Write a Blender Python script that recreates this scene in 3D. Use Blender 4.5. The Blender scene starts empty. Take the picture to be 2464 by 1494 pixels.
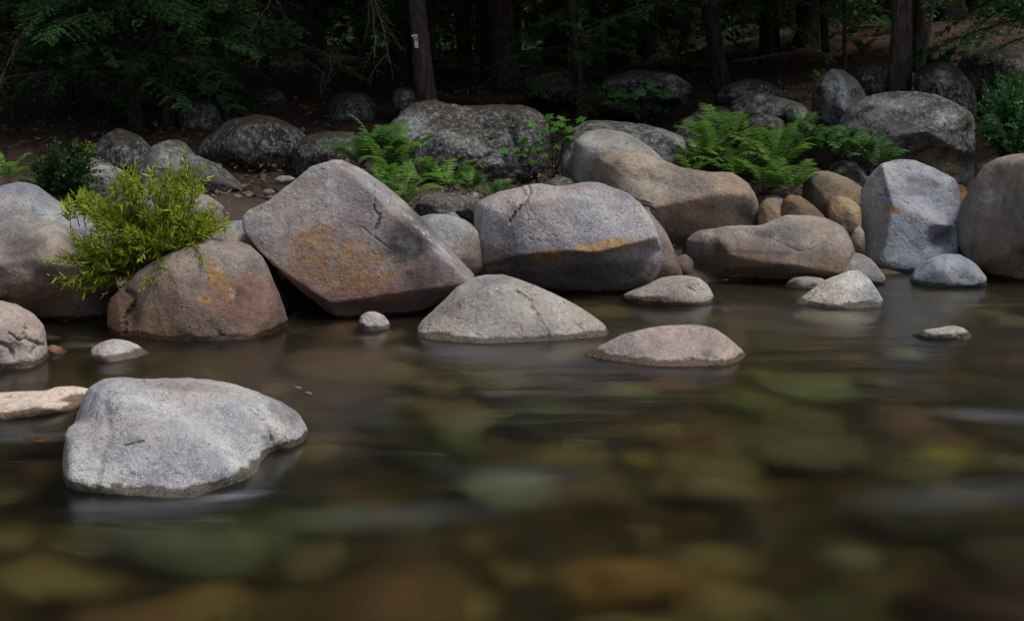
import bpy, bmesh, math, random
import numpy as np
from mathutils import Vector, noise as mn
R_ = math.radians
sc = bpy.context.scene
COL = sc.collection
# ------------------------------------------------------------------ camera
CAM_H = 1.7; PITCH = 11.03; F = 3422.0; CX, CY = 1232.0, 747.0
cd = bpy.data.cameras.new('camera'); cam = bpy.data.objects.new('camera', cd); COL.objects.link(cam)
cam.location = (0, 0, CAM_H); cam.rotation_euler = (R_(90-PITCH), 0, 0)
cd.lens = 50; cd.sensor_width = 36; cd.clip_end = 500; cd.clip_start = 0.05
sc.camera = cam
# ------------------------------------------------------------------ world and sun
SUN_EL, SUN_AZ = 64.0, 110.0          # azimuth measured from +Y towards +X
w = bpy.data.worlds.new('World'); sc.world = w; w.use_nodes = True
nt = w.node_tree; bg = nt.nodes['Background']
sky = nt.nodes.new('ShaderNodeTexSky'); sky.sky_type = 'NISHITA'; sky.sun_disc = False
sky.sun_elevation = R_(SUN_EL); sky.sun_rotation = R_(SUN_AZ); sky.air_density = 1.0; sky.dust_density = 3.0
hs = nt.nodes.new('ShaderNodeHueSaturation'); hs.inputs['Saturation'].default_value = .62     # thin high cloud: paler than clear blue
nt.links.new(sky.outputs[0], hs.inputs['Color']); nt.links.new(hs.outputs[0], bg.inputs[0]); bg.inputs[1].default_value = 0.11
sd = bpy.data.lights.new('sun', 'SUN'); sd.energy = 2.3; sd.angle = R_(16); sd.color = (1, .955, .89)
so = bpy.data.objects.new('sun', sd); COL.objects.link(so)
v = Vector((math.sin(R_(SUN_AZ))*math.cos(R_(SUN_EL)), math.cos(R_(SUN_AZ))*math.cos(R_(SUN_EL)), math.sin(R_(SUN_EL))))
so.rotation_euler = v.to_track_quat('Z', 'Y').to_euler(); so.location = (6, 4, 12)
sc.view_settings.view_transform = 'Standard'; sc.view_settings.look = 'None'
sc.view_settings.exposure = 0.15; sc.view_settings.gamma = 1
sc.render.engine = 'CYCLES'
sc.cycles.use_denoising = True
sc.cycles.max_bounces = 10; sc.cycles.transmission_bounces = 6; sc.cycles.glossy_bounces = 3; sc.cycles.diffuse_bounces = 3
sc.cycles.caustics_refractive = True; sc.cycles.blur_glossy = 0.5; sc.cycles.sample_clamp_indirect = 4

# ------------------------------------------------------------------ helpers
cp, sp = math.cos(R_(PITCH)), math.sin(R_(PITCH))
def ray(px, py):
    a, b = (px-CX)/F, (CY-py)/F
    return Vector((a, cp+b*sp, -sp+b*cp))
def at(px, py, d):
    r = ray(px, py); return Vector((0, 0, CAM_H)) + r*(d/r.y)
def to_px(P):                                   # (N,3) -> px, py
    y = P[:, 1]; z = P[:, 2]-CAM_H
    dep = y*cp - z*sp; up = y*sp + z*cp
    return CX+F*P[:, 0]/dep, CY-F*up/dep
def tag(o, label=None, cat=None, group=None, kind=None):
    if label: o['label'] = label
    if cat: o['category'] = cat
    if group: o['group'] = group
    if kind: o['kind'] = kind
    return o
def empty(name, loc, rz=0, scale=1):
    o = bpy.data.objects.new(name, None); COL.objects.link(o); o.location = loc
    o.rotation_euler = (0, 0, rz); o.scale = (scale,)*3; o.empty_display_size = .1
    return o
def mesh(name, V, Fc, mats, smooth=True, midx=None):
    me = bpy.data.meshes.new(name)
    V = np.asarray(V, dtype=np.float32)
    if isinstance(Fc, np.ndarray):
        n, k = Fc.shape
        me.vertices.add(len(V)); me.vertices.foreach_set('co', V.ravel())
        me.loops.add(n*k); me.loops.foreach_set('vertex_index', Fc.astype(np.int32).ravel())
        me.polygons.add(n); me.polygons.foreach_set('loop_start', np.arange(0, n*k, k, dtype=np.int32))
        try: me.polygons.foreach_set('loop_total', np.full(n, k, dtype=np.int32))
        except Exception: pass
        me.update(calc_edges=True)
    else:
        me.from_pydata(V.tolist(), [], Fc); me.update()
    me.polygons.foreach_set('use_smooth', np.full(len(me.polygons), smooth))
    for m in (mats if isinstance(mats, (list, tuple)) else [mats]): me.materials.append(m)
    if midx is not None: me.polygons.foreach_set('material_index', np.asarray(midx, dtype=np.int32))
    me.update()
    return me
def link(name, me, parent=None, loc=(0, 0, 0)):
    o = bpy.data.objects.new(name, me); COL.objects.link(o); o.location = loc
    if parent is not None: o.parent = parent
    return o
def nrm(a): return a/np.maximum(np.linalg.norm(a, axis=-1, keepdims=True), 1e-9)
def sstep(t): t = np.clip(t, 0, 1); return t*t*(3-2*t)

# ------------------------------------------------------------------ node helper
class NT:
    def __init__(s, name):
        s.m = bpy.data.materials.new(name); s.m.use_nodes = True; s.t = s.m.node_tree; s.t.nodes.clear()
    def n(s, typ, ins=None, **kw):
        nd = s.t.nodes.new('ShaderNode'+typ)
        for k, v in kw.items(): setattr(nd, k, v)
        for k, v in (ins or {}).items():
            i = nd.inputs[k]
            if hasattr(v, 'is_output'): s.t.links.new(v, i)
            else:
                i.default_value = v
        return nd
    def noise(s, vec, scale, detail=4, rough=.55, dist=0):
        return s.n('TexNoise', {'Vector': vec, 'Scale': scale, 'Detail': detail, 'Roughness': rough, 'Distortion': dist}).outputs[0]
    def map(s, v, a, b, c=0., d=1.):
        return s.n('MapRange', {0: v, 1: a, 2: b, 3: c, 4: d}).outputs[0]
    def mul(s, a, b): return s.n('Math', {0: a, 1: b}, operation='MULTIPLY').outputs[0]
    def add(s, a, b): return s.n('Math', {0: a, 1: b}, operation='ADD').outputs[0]
    def sub(s, a, b): return s.n('Math', {0: a, 1: b}, operation='SUBTRACT').outputs[0]
    def mix(s, f, a, b, mode='MIX'):
        nd = s.t.nodes.new('ShaderNodeMix'); nd.data_type = 'RGBA'; nd.blend_type = mode
        for i, v in ((0, f), (6, a), (7, b)):
            if hasattr(v, 'is_output'): s.t.links.new(v, nd.inputs[i])
            else: nd.inputs[i].default_value = v if i == 0 else (*v, 1)
        return nd.outputs[2]
    def out(s, sh): s.n('OutputMaterial', {0: sh}); return s.m

def rock_mat(name, mottle=.5, lich=0., needle=0., speck=.5, moss=0., tide=0.):
    t = NT(name)
    co = t.n('TexCoord').outputs['Object']; oi = t.n('ObjectInfo')
    off = t.n('VectorMath', {0: co, 1: t.n('CombineXYZ', {0: t.mul(oi.outputs['Random'], 31.), 1: t.mul(oi.outputs['Random'], 17.)}).outputs[0]}, operation='ADD').outputs[0]
    rsc = t.map(t.n('Math', {0: t.mul(oi.outputs['Random'], 13.7)}, operation='FRACT').outputs[0], 0, 1, .72, 1.5)
    off = t.n('VectorMath', {0: off, 3: rsc}, operation='SCALE').outputs[0]
    base = oi.outputs['Color']
    A = t.n('Attribute', attribute_name='stain_shading_a'); B = t.n('Attribute', attribute_name='stain_b')
    a = t.n('SeparateColor', {0: A.outputs['Color']}).outputs; b = t.n('SeparateColor', {0: B.outputs['Color']}).outputs
    big = t.noise(off, 2.2, 5, .6, .4); mid = t.noise(off, 9, 6, .68); fine = t.noise(off, 42, 5, .75); grain = t.noise(off, 95, 3, .75)
    c = t.mix(t.map(big, .38, .62), t.mix(1., base, (.55, .56, .63), 'MULTIPLY'), t.mix(1., base, (1.28, 1.25, 1.18), 'MULTIPLY'))
    warm = t.noise(off, 1.5, 3, .5)
    c = t.mix(t.map(warm, .49, .60, 0, .5), c, t.mix(1., base, (1.12, .88, .68), 'MULTIPLY'))
    # vertical drip streaks
    st = t.n('Mapping', {0: off, 3: (9, 9, 1.2)}).outputs[0]
    streak = t.noise(st, 1.6, 5, .65)
    c = t.mix(t.map(streak, .51, .63, 0, mottle*.9), c, t.mix(1., base, (.40, .38, .38), 'MULTIPLY'))
    c = t.mix(t.map(mid, .50, .64, 0, mottle*1.2), c, t.mix(1., base, (.52, .50, .52), 'MULTIPLY'))
    # lichen-covered rock: dark crust with pale rosettes
    if lich > 0:
        crust = t.map(t.noise(off, 4.5, 8, .75, .3), .465 if lich < .95 else .44, .515 if lich < .95 else .50, 0, lich)
        c = t.mix(crust, c, (.022, .021, .019)); c = t.mix(t.map(t.noise(off, 1.9, 6, .7), .45, .55, 0, .45*lich), c, t.mix(1., c, (.35, .34, .33), 'MULTIPLY'))
        vo = t.n('TexVoronoi', {'Vector': t.n('VectorMath', {0: off, 1: t.n('VectorMath', {0: t.n('TexNoise', {'Vector': off, 'Scale': 14., 'Detail': 3.}).outputs[1], 1: (.10, .10, .10)}, operation='MULTIPLY').outputs[0]}, operation='ADD').outputs[0], 'Scale': 15.})
        ros = t.mul(t.map(vo.outputs['Distance'], .28, .42, 1, 0), t.map(t.noise(off, 3.1, 5, .7), .46, .54))
        c = t.mix(t.mul(ros, lich*.8), c, (.17, .185, .17))
        c = t.mix(t.map(t.noise(off, 22, 6, .8), .52, .58, 0, lich*.85), c, (.30, .315, .315))
    # speckle, of a different strength on every rock
    gs = t.map(t.n('Math', {0: t.mul(oi.outputs['Random'], 7.3)}, operation='FRACT').outputs[0], 0, 1, .35, 1.05)
    c = t.mix(t.mul(gs, t.map(fine, .50, .62, 0, speck*.6)), c, t.mix(1., base, (.42, .40, .40), 'MULTIPLY'))
    c = t.mix(t.mul(gs, t.map(grain, .52, .60, 0, speck*.6)), c, t.mix(1., base, (.33, .31, .32), 'MULTIPLY'))
    c = t.mix(t.mul(gs, t.map(grain, .47, .38, 0, speck*.5)), c, t.mix(1., base, (1.7, 1.68, 1.6), 'MULTIPLY'))
    fleck = t.map(t.noise(off, 75, 1, .5), .67, .70, 0, .32); c = t.mix(fleck, c, t.mix(1., base, (2.0, 1.98, 1.9), 'MULTIPLY'))
    pitn = t.noise(off, 26, 3, .6); c = t.mix(t.map(pitn, .645, .68, 0, .55), c, (.04, .036, .035))
    vein = t.n('Math', {0: t.sub(t.noise(off, 3.2, 6, .62, 1.2), .5)}, operation='ABSOLUTE').outputs[0]
    c = t.mix(t.mul(t.map(vein, .006, .001), t.map(t.noise(off, 2.6, 2), .52, .60, 0, .75)), c, (.045, .04, .04))
    if tide > 0:     # brown film left by high water on the lower part of the rock
        zz = t.n('SeparateXYZ', {0: t.n('NewGeometry').outputs['Position']}).outputs[2]
        tf = t.map(t.add(zz, t.add(t.mul(t.sub(big, .5), .5), t.mul(t.sub(mid, .5), .35))), .40, .14, 0, tide)
        c = t.mix(tf, c, t.mix(1., c, t.mix(t.map(warm, .42, .6), (.46, .42, .42), (.64, .50, .40)), 'MULTIPLY'))
    # painted stain and shading: ochre, dark, pale / rust, moss, crack
    och = t.map(t.add(t.mul(a[0], 1.0), t.mul(t.sub(t.noise(off, 13, 7, .72), .5), 2.4)), .42, .78, 0, .85)
    och = t.mul(och, t.map(a[0], .03, .25))
    c = t.mix(och, c, t.mix(t.map(t.noise(off, 38, 4, .7), .40, .62), (.17, .085, .03), (.40, .25, .085)))
    c = t.mix(t.mul(t.map(b[0], .08, .9), t.map(mid, .3, .7, .5, 1)), c, t.mix(t.map(fine, .4, .6), (.13, .062, .045), (.24, .125, .10)))
    c = t.mix(t.mul(a[1], t.map(mid, .40, .56, .72, 1)), c, (.030, .026, .028))
    pls = t.mul(t.map(t.add(a[2], t.mul(t.sub(t.noise(off, 15, 6, .72), .5), 2.2)), .45, .65), t.map(a[2], .03, .3))
    c = t.mix(t.mul(t.add(t.mul(a[2], .35), t.mul(pls, .55)), 1.), c, t.mix(t.map(fine, .4, .6), (.36, .37, .38), (.55, .56, .56)))
    mossy = t.map(t.add(b[1], t.mul(t.sub(t.noise(off, 12, 6, .7), .5), 1.5)), .4, .7)
    c = t.mix(t.mul(mossy, t.map(b[1], .02, .2)), c, t.mix(t.map(fine, .4, .6), (.020, .024, .008), (.05, .052, .018)))
    c = t.mix(b[2], c, (.018, .016, .016))
    geo = t.n('NewGeometry'); nz = t.n('SeparateXYZ', {0: geo.outputs['Normal']}).outputs[2]
    if needle > 0:   # fallen needles and litter lying on flat tops
        nd = t.map(t.add(nz, t.mul(t.sub(t.noise(off, 7, 6, .7), .5), 1.4)), .78, .98, 0, needle)
        c = t.mix(nd, c, t.mix(t.map(t.noise(off, 60, 3, .7), .4, .6), (.028, .014, .009), (.085, .045, .028)))
    if moss > 0:
        md = t.map(t.add(nz, t.mul(t.sub(t.noise(off, 4, 6, .7), .5), 1.8)), .5, .9, 0, moss)
        c = t.mix(md, c, (.024, .028, .012))
    # wet band just above the waterline
    pz = t.n('SeparateXYZ', {0: geo.outputs['Position']}).outputs[2]
    wl = t.add(pz, t.mul(t.sub(t.noise(off, 7, 5, .65), .5), .085))
    wet = t.map(wl, .026, .036, 1, 0)
    c = t.mix(wet, c, t.mix(1., c, (.28, .24, .19), 'MULTIPLY'))
    alg = t.map(pz, -.02, -.10)
    c = t.mix(alg, c, t.mix(1., c, (.75, .7, .42), 'MULTIPLY'))
    rough = t.map(wet, 0, 1, .82, .22)
    h = t.add(t.add(t.mul(mid, .9), t.mul(fine, .35)), t.mul(grain, .10))
    pit = t.map(t.noise(off, 28, 3, .5), .62, .72)
    h = t.sub(h, t.mul(pit, .25))
    bmp = t.n('Bump', {'Height': h, 'Strength': .9, 'Distance': .03}).outputs[0]
    p = t.n('BsdfPrincipled', {'Base Color': c, 'Roughness': rough, 'Normal': bmp, 'Specular IOR Level': .35})
    return t.out(p.outputs[0])

def leaf_mat(name, c1, c2, trans=.35, rough=.5):
    t = NT(name)
    rnd = t.n('NewGeometry').outputs['Random Per Island']; oi = t.n('ObjectInfo').outputs['Random']
    c = t.mix(rnd, c1, c2)
    c = t.mix(t.map(oi, 0, 1, 0, .4), c, t.mix(1., c, (.7, .85, .8), 'MULTIPLY'))
    co = t.n('TexCoord').outputs['Object']
    c = t.mix(t.map(t.noise(co, 5, 2), .35, .65, 0, .45), c, t.mix(1., c, (.5, .62, .55), 'MULTIPLY'))
    p = t.n('BsdfPrincipled', {'Base Color': c, 'Roughness': rough, 'Specular IOR Level': .3})
    tr = t.n('BsdfTranslucent', {0: c})
    return t.out(t.n('MixShader', {0: trans, 1: p.outputs[0], 2: tr.outputs[0]}).outputs[0])

def bark_mat(name, c1, c2, lich=.3):
    t = NT(name); co = t.n('TexCoord').outputs['Object']; oi = t.n('ObjectInfo').outputs['Random']
    off = t.n('VectorMath', {0: co, 1: t.n('CombineXYZ', {0: t.mul(oi, 13.), 2: t.mul(oi, 7.)}).outputs[0]}, operation='ADD').outputs[0]
    st = t.n('Mapping', {0: off, 3: (30, 30, 5)}).outputs[0]
    f = t.noise(st, 1.3, 7, .7, .6); g = t.noise(off, 5, 5, .7)
    c = t.mix(t.map(f, .38, .66), c1, c2)
    c = t.mix(t.map(g, .56, .68, 0, lich), c, (.10, .115, .10))
    b = t.n('Bump', {'Height': f, 'Strength': 1., 'Distance': .03}).outputs[0]
    return t.out(t.n('BsdfPrincipled', {'Base Color': c, 'Roughness': .9, 'Normal': b, 'Specular IOR Level': .2}).outputs[0])
def flat_mat(name, c, rough=.7):
    t = NT(name); return t.out(t.n('BsdfPrincipled', {'Base Color': (*c, 1), 'Roughness': rough}).outputs[0])

M_RIVER = rock_mat('river_granite', .45, 0, 0, .75, 0, .95)
M_WASH = rock_mat('washed_granite', .35, 0, 0, .75)
M_BANK = rock_mat('weathered_granite', .6, .85, 0, .6, .15)
M_MOSSY = rock_mat('mossy_granite', .6, 1., .95, .5, .4)
# ------------------------------------------------------------------ terrain
def H(x, y):
    x = np.asarray(x, float); y = np.asarray(y, float)
    e = np.interp(x, [-12, -2.8, 0, 3.6, 12], [7.6, 8.3, 9.3, 10.3, 11.0])
    tt = y-e
    h = np.interp(tt, [-9, -4, -1, 0, .5, 1.2, 2, 3, 4.5, 6, 9.5, 20, 30, 38, 52, 75], [-.62, -.50, -.28, -.03, .12, .28, .42, .50, .78, .93, 1.10, 1.22, 1.35, 3.0, 12, 24])
    h = h + .75*sstep((x-1)/6)*sstep((tt-3)/8)
    h = h + .10*sstep((-x-2)/6)*sstep((tt-3)/6)
    h = h + sstep((-2-y)/3)*2.2 + sstep((-8-y)/25)*9      # bank behind the viewer
    return h
def terrain():
    xs = np.concatenate([np.linspace(-45, -9, 30), np.linspace(-8.8, 8.8, 240), np.linspace(9, 45, 30)])
    ys = np.concatenate([np.linspace(-40, 0, 36), np.linspace(.2, 20, 260), np.linspace(20.3, 75, 90)])
    X, Y = np.meshgrid(xs, ys); Z = H(X, Y)
    V = np.stack([X, Y, Z], -1).reshape(-1, 3)
    for i in range(len(V)):
        p = V[i]
        V[i, 2] += mn.fractal(Vector((p[0]*.9, p[1]*.9, 0)), .8, 2.2, 5)*.06 + (mn.noise(Vector((p[0]*7, p[1]*7, 3)))*.018)
    nx, ny = len(xs), len(ys)
    I = np.arange(nx*ny).reshape(ny, nx)
    Fc = np.stack([I[:-1, :-1], I[:-1, 1:], I[1:, 1:], I[1:, :-1]], -1).reshape(-1, 4)
    t = NT('ground_soil'); co = t.n('TexCoord').outputs['Object']
    pz = t.n('SeparateXYZ', {0: t.n('NewGeometry').outputs['Position']}).outputs
    n1 = t.noise(co, 1.3, 6, .65); n2 = t.noise(co, 22, 6, .75); n3 = t.noise(co, 90, 3, .7)
    soil = t.mix(t.map(n2, .38, .62), (.034, .020, .015), (.115, .068, .048))
    soil = t.mix(t.map(n1, .45, .62, 0, .8), soil, t.mix(t.map(n3, .4, .6), (.014, .010, .007), (.06, .042, .028)))
    soil = t.mix(t.map(n3, .60, .70, 0, .6), soil, (.13, .095, .065))
    sand = t.mix(t.map(n3, .36, .64), (.045, .033, .026), (.13, .10, .078))
    sand = t.mix(t.map(n2, .45, .65, 0, .6), sand, (.05, .035, .026))
    c = t.mix(t.map(t.add(pz[2], t.mul(n1, .35)), .62, .85), sand, soil)
    bed = t.mix(t.map(t.noise(co, 3, 5, .7), .38, .62), (.022, .020, .010), (.13, .10, .048))
    bed = t.mix(t.map(t.noise(co, 6, 5, .7), .5, .62), bed, (.20, .15, .06))
    c = t.mix(t.map(pz[2], .03, -.06), c, bed)
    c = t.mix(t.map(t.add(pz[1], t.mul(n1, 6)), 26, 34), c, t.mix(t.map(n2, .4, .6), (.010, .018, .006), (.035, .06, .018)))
    bmp = t.n('Bump', {'Height': t.add(n2, t.mul(n3, .5)), 'Strength': .8, 'Distance': .03}).outputs[0]
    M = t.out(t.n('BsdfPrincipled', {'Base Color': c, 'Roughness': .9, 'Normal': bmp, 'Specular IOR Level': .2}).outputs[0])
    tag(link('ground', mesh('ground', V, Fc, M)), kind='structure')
terrain()

def water():
    t = NT('river_water'); co = t.n('TexCoord').outputs['Object']
    st = t.n('Mapping', {0: co, 2: (0, 0, R_(8)), 3: (.7, 2.0, 1)}).outputs[0]
    n1 = t.noise(st, 1.4, 3, .5, .6); n2 = t.noise(st, 5, 3, .5)
    bmp = t.n('Bump', {'Height': t.add(n1, t.mul(n2, .08)), 'Strength': .16, 'Distance': .05}).outputs[0]
    refr = t.n('BsdfRefraction', {'Color': (.71, .69, .55, 1), 'Roughness': .40, 'IOR': 1.33, 'Normal': bmp})
    glos = t.n('BsdfGlossy', {'Color': (.95, .97, 1, 1), 'Roughness': .22, 'Normal': bmp})
    fr = t.n('Fresnel', {'IOR': 1.33, 'Normal': bmp}).outputs[0]
    sh = t.n('MixShader', {0: fr, 1: refr.outputs[0], 2: glos.outputs[0]}).outputs[0]
    # thin bubble veils and painted sky sheen: centres in metres on the surface
    foam_sheen = None
    for (fx, fy, rx, ry, rot, s) in FOAM_SHEEN:
        m = t.n('Mapping', {0: co, 1: (fx, fy, 0), 2: (0, 0, R_(rot)), 3: (rx, ry, 1)}, vector_type='TEXTURE').outputs[0]
        d = t.n('VectorMath', {0: m}, operation='LENGTH').outputs['Value']
        f = t.map(d, 0, 1, s, 0); foam_sheen = f if foam_sheen is None else t.n('Math', {0: foam_sheen, 1: f}, operation='MAXIMUM').outputs[0]
    stf = t.n('Mapping', {0: co, 2: (0, 0, R_(-12)), 3: (3, 24, 1)}).outputs[0]
    foam_sheen = t.mul(foam_sheen, t.map(t.noise(stf, 1.2, 5, .7, .5), .35, .70, .35, 1))
    dif = t.n('BsdfDiffuse', {0: (.62, .70, .80, 1)})
    sh = t.n('MixShader', {0: foam_sheen, 1: sh, 2: dif.outputs[0]}).outputs[0]
    M = t.out(sh)
    xs = np.linspace(-26, 26, 53); ys = np.linspace(-4.5, 12.5, 18)
    X, Y = np.meshgrid(xs, ys); V = np.stack([X, Y, X*0], -1).reshape(-1, 3)
    I = np.arange(len(V)).reshape(18, 53)
    Fc = np.stack([I[:-1, :-1], I[:-1, 1:], I[1:, 1:], I[1:, :-1]], -1).reshape(-1, 4)
    tag(link('water', mesh('water', V, Fc, M)), kind='structure')
def gw(px, py, z=0.):
    r = ray(px, py); k = (z-CAM_H)/r.z; return Vector((0, 0, CAM_H))+r*k
FOAM_SHEEN = []  # some entries paint sky reflection as pale patches, others are bubbles
for (px, py, rx, ry, rot, s) in [(2390, 1000, .34, .16, -14, .13), (540, 1195, .20, .07, 22, .22), (380, 1215, .42, .12, 14, .05), (1240, 1150, .40, .26, 0, .05), (2330, 1190, .6, .22, 14, .07), (1150, 850, .5, .2, 0, .06), (950, 1240, .5, .2, 10, .06), (70, 1050, .35, .12, 8, .10), (230, 830, .25, .10, 0, .06), (1700, 740, .3, .1, 0, .05)]:
    g = gw(px, py); FOAM_SHEEN.append((g.x, g.y, rx, ry, rot, s))
water()

# ------------------------------------------------------------------ rocks
_ico = {}
def ico(n):
    if n not in _ico:
        bm = bmesh.new(); bmesh.ops.create_icosphere(bm, subdivisions=n, radius=1)
        V = np.array([v.co[:] for v in bm.verts]); Fc = np.array([[v.index for v in f.verts] for f in bm.faces]); bm.free()
        _ico[n] = (nrm(V), Fc)
    return _ico[n]
def catmull(P, k=6):
    P = np.array(P, float); n = len(P); out = []
    for i in range(n):
        a, b, c, d = P[i-1], P[i], P[(i+1) % n], P[(i+2) % n]
        for j in range(k):
            t = j/k
            out.append(.55*(b+(c-b)*t)+.45*.5*((2*b)+(-a+c)*t+(2*a-5*b+4*c-d)*t*t+(-a+3*b-3*c+d)*t**3))
    return np.array(out)
def seg_dist(px, py, poly):
    D = np.full(len(px), 1e9)
    for (x0, y0), (x1, y1) in zip(poly[:-1], poly[1:]):
        dx, dy = x1-x0, y1-y0; t = np.clip(((px-x0)*dx+(py-y0)*dy)/(dx*dx+dy*dy+1e-9), 0, 1)
        D = np.minimum(D, np.hypot(px-x0-t*dx, py-y0-t*dy))
    return D
KIND = {'a': ('A', 0), 'd': ('A', 1), 'p': ('A', 2), 'r': ('B', 0), 'm': ('B', 1), 'c': ('B', 2)}
def rock(name, label, outline, d, T=.4, Tb=None, col=(.3, .3, .31), mat=None, lod=6, p=2.4, facets=(), stains_shading=(),
         cracks=(), dents=(), amp=.03, seed=0, cat='boulder', group='boulders along the river bank', ctr=None, fine=1.0, chips=(12, .90, .975), sharp=38):
    if mat in (M_BANK, M_MOSSY): chips = (18, .83, .96); amp = max(amp, .05); p = max(p, 3.0)
    O = catmull(outline)
    if ctr is None:
        x, y = O[:, 0], O[:, 1]; x2, y2 = np.roll(x, -1), np.roll(y, -1); cr = x*y2-x2*y; A = cr.sum()/2
        ctr = (((x+x2)*cr).sum()/(6*A), ((y+y2)*cr).sum()/(6*A))
    C = np.array(at(ctr[0], ctr[1], d)); cm = np.array([0, 0, CAM_H])
    a = nrm(C-cm); X = nrm(np.array([a[1], -a[0], 0])); U = np.cross(X, a)
    def plane(px, py):
        r = np.array(ray(px, py)); k = np.dot(C-cm, a)/np.dot(r, a); q = cm+r*k-C; return np.dot(q, X), np.dot(q, U)
    L = np.array([plane(*q) for q in O]); sx, sz = np.abs(L[:, 0]).max(), np.abs(L[:, 1]).max()
    Ln = L/[sx, sz]; ang = np.arctan2(Ln[:, 1], Ln[:, 0]); rad = np.hypot(Ln[:, 0], Ln[:, 1])
    # ray / polygon intersection table (outermost hit)
    th = np.linspace(-math.pi, math.pi, 1441); RR = np.zeros(1441)
    A0, A1 = Ln, np.roll(Ln, -1, 0)
    for i, tt in enumerate(th):
        dx, dy = math.cos(tt), math.sin(tt); ex, ey = (A1-A0).T
        den = dx*ey-dy*ex; den = np.where(abs(den) < 1e-12, 1e-12, den)
        s = (A0[:, 0]*ey-A0[:, 1]*ex)/den; u = (A0[:, 0]*dy-A0[:, 1]*dx)/den
        ok = (s > 0) & (u >= -1e-6) & (u <= 1+1e-6); RR[i] = s[ok].max() if ok.any() else .5
    S, Fc = ico(lod)
    D = S.copy()                                           # x, v(depth), z
    def body(D):
        s = sharp
        rho = np.hypot(D[:, 0], D[:, 2]); an = np.arctan2(D[:, 2], D[:, 0])
        rs = np.interp(an, th, RR)
        inv = (rho/rs)**p + np.abs(D[:, 1])**p
        r = inv**(-1/p)
        acc = r**-s
        for f in facets:
            n = np.array(f[:3], float); n /= np.linalg.norm(n); q = D@n
            acc = acc + np.where(q > 1e-4, (np.maximum(q, 1e-4)/f[3])**s, 0)
        return acc**(-1/s), rs
    facets = list(facets); rc = np.random.RandomState(int(abs(outline[0][0]*3+outline[1][1]*7)) % 9999)
    nn = nrm(rc.normal(0, 1, (chips[0], 3))); nn[:, 1] = -abs(nn[:, 1]); b0, _ = body(nn)
    for q_, b_ in zip(nn, b0): facets.append((*q_, b_*rc.uniform(chips[1], chips[2])))
    r, rs = body(D)
    D0 = D.copy(); D0[:, 1] = 0; rho = np.hypot(D0[:, 0], D0[:, 2]); D0 /= np.maximum(rho, 1e-6)[:, None]
    r0, rs0 = body(D0); corr = rs0/r0
    wgt = np.clip(rho, 0, 1)**6
    r = r*(1+(corr-1)*wgt); r = np.minimum(r, rs/np.maximum(np.hypot(D[:, 0], D[:, 2]), 1e-6))
    Tb = Tb or T*1.1
    Q = D*r[:, None]
    P = C + Q[:, :1]*sx*X + np.where(Q[:, 1:2] < 0, T, Tb)*Q[:, 1:2]*a + Q[:, 2:3]*sz*U
    sc_ = (sx+sz)/2
    rng = random.Random(seed or hash(name+label) % 1000); sd_ = len(label)*1.7+outline[0][0]*.37
    nd = nrm(P-C)
    dis = np.zeros(len(P)); k1 = 1.6/sc_
    sil = 1-.75*wgt                                        # keep the traced outline mostly intact
    for i in range(len(P)):
        q = Vector(P[i]); o = Vector((sd_, sd_*.3, -sd_))
        lo = mn.noise(q*k1+o)*amp*2.0 + (1-abs(mn.noise(q*k1*2.1+o)))*amp*.8 - amp*.5
        rg = mn.ridged_multi_fractal(q*(2.6/sc_)+o, .9, 2.2, 4, 1.0, 2.0)-1.1
        dis[i] = lo*sc_*sil[i] + fine*sc_*(mn.fractal(q*(5.5/sc_)+o, .8, 2.1, 5)*amp*.32 - rg*amp*.22)
    P = P+nd*dis[:, None]
    front = (Q[:, 1] < .15)
    px, py = to_px(P)
    A_ = {'A': np.zeros((len(P), 4), np.float32), 'B': np.zeros((len(P), 4), np.float32)}
    for k, poly, wd, dep in cracks:                        # k: 'g' groove, 's' stained groove
        ds = seg_dist(px, py, catmull_open(poly))
        if k == 'e':                                       # ledge: everything below/right of the line steps back
            pl = catmull_open(poly); j = np.argmin(np.hypot(px[:, None]-pl[None, :, 0], py[:, None]-pl[None, :, 1]), 1); j = np.minimum(j, len(pl)-2)
            tx, ty = (pl[j+1]-pl[j]).T; side = tx*(py-pl[j, 1])-ty*(px-pl[j, 0])
            g = sstep(.5+side/np.hypot(tx, ty)/wd)*np.exp(-(ds/(wd*9))**2)
        else:
            ds = ds+wd*.9*np.array([mn.noise(Vector((a_*.13, b_*.13, 7))) for a_, b_ in zip(px, py)]) if k == 's' else ds
            g = np.exp(-(ds/wd)**2)
        g = np.where(front, g, 0); P = P+a*(g*dep)[:, None]
        if k == 's': jj = np.array([mn.noise(Vector((a_*.09, b_*.09, 1))) for a_, b_ in zip(px, py)]); A_['B'][:, 2] = np.maximum(A_['B'][:, 2], g**4*np.clip(.25+1.6*jj, 0, .75))
    for (x0, y0, rx, ry, dep, *rot) in dents:
        ro = R_(rot[0]) if rot else 0; dx, dy = px-x0, py-y0
        u, v_ = dx*math.cos(ro)+dy*math.sin(ro), -dx*math.sin(ro)+dy*math.cos(ro)
        g = np.where(front, np.exp(-((u/rx)**2+(v_/ry)**2)), 0); P = P+a*(g*dep)[:, None]
    for (k, x0, y0, rx, ry, s, *rot) in stains_shading:  # dark patches set on undersides paint shade into the colour
        ro = R_(rot[0]) if rot else 0; dx, dy = px-x0, py-y0
        u, v_ = dx*math.cos(ro)+dy*math.sin(ro), -dx*math.sin(ro)+dy*math.cos(ro)
        q = np.sqrt((u/rx)**2+(v_/ry)**2); g = np.where(front, sstep(1.5-q), 0)*s
        kk, ch = KIND[k]; A_[kk][:, ch] = np.maximum(A_[kk][:, ch], g)
    base = np.array([C[0], C[1], P[:, 2].min()])
    me = mesh(name, P-base, Fc, mat or M_RIVER)
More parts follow.
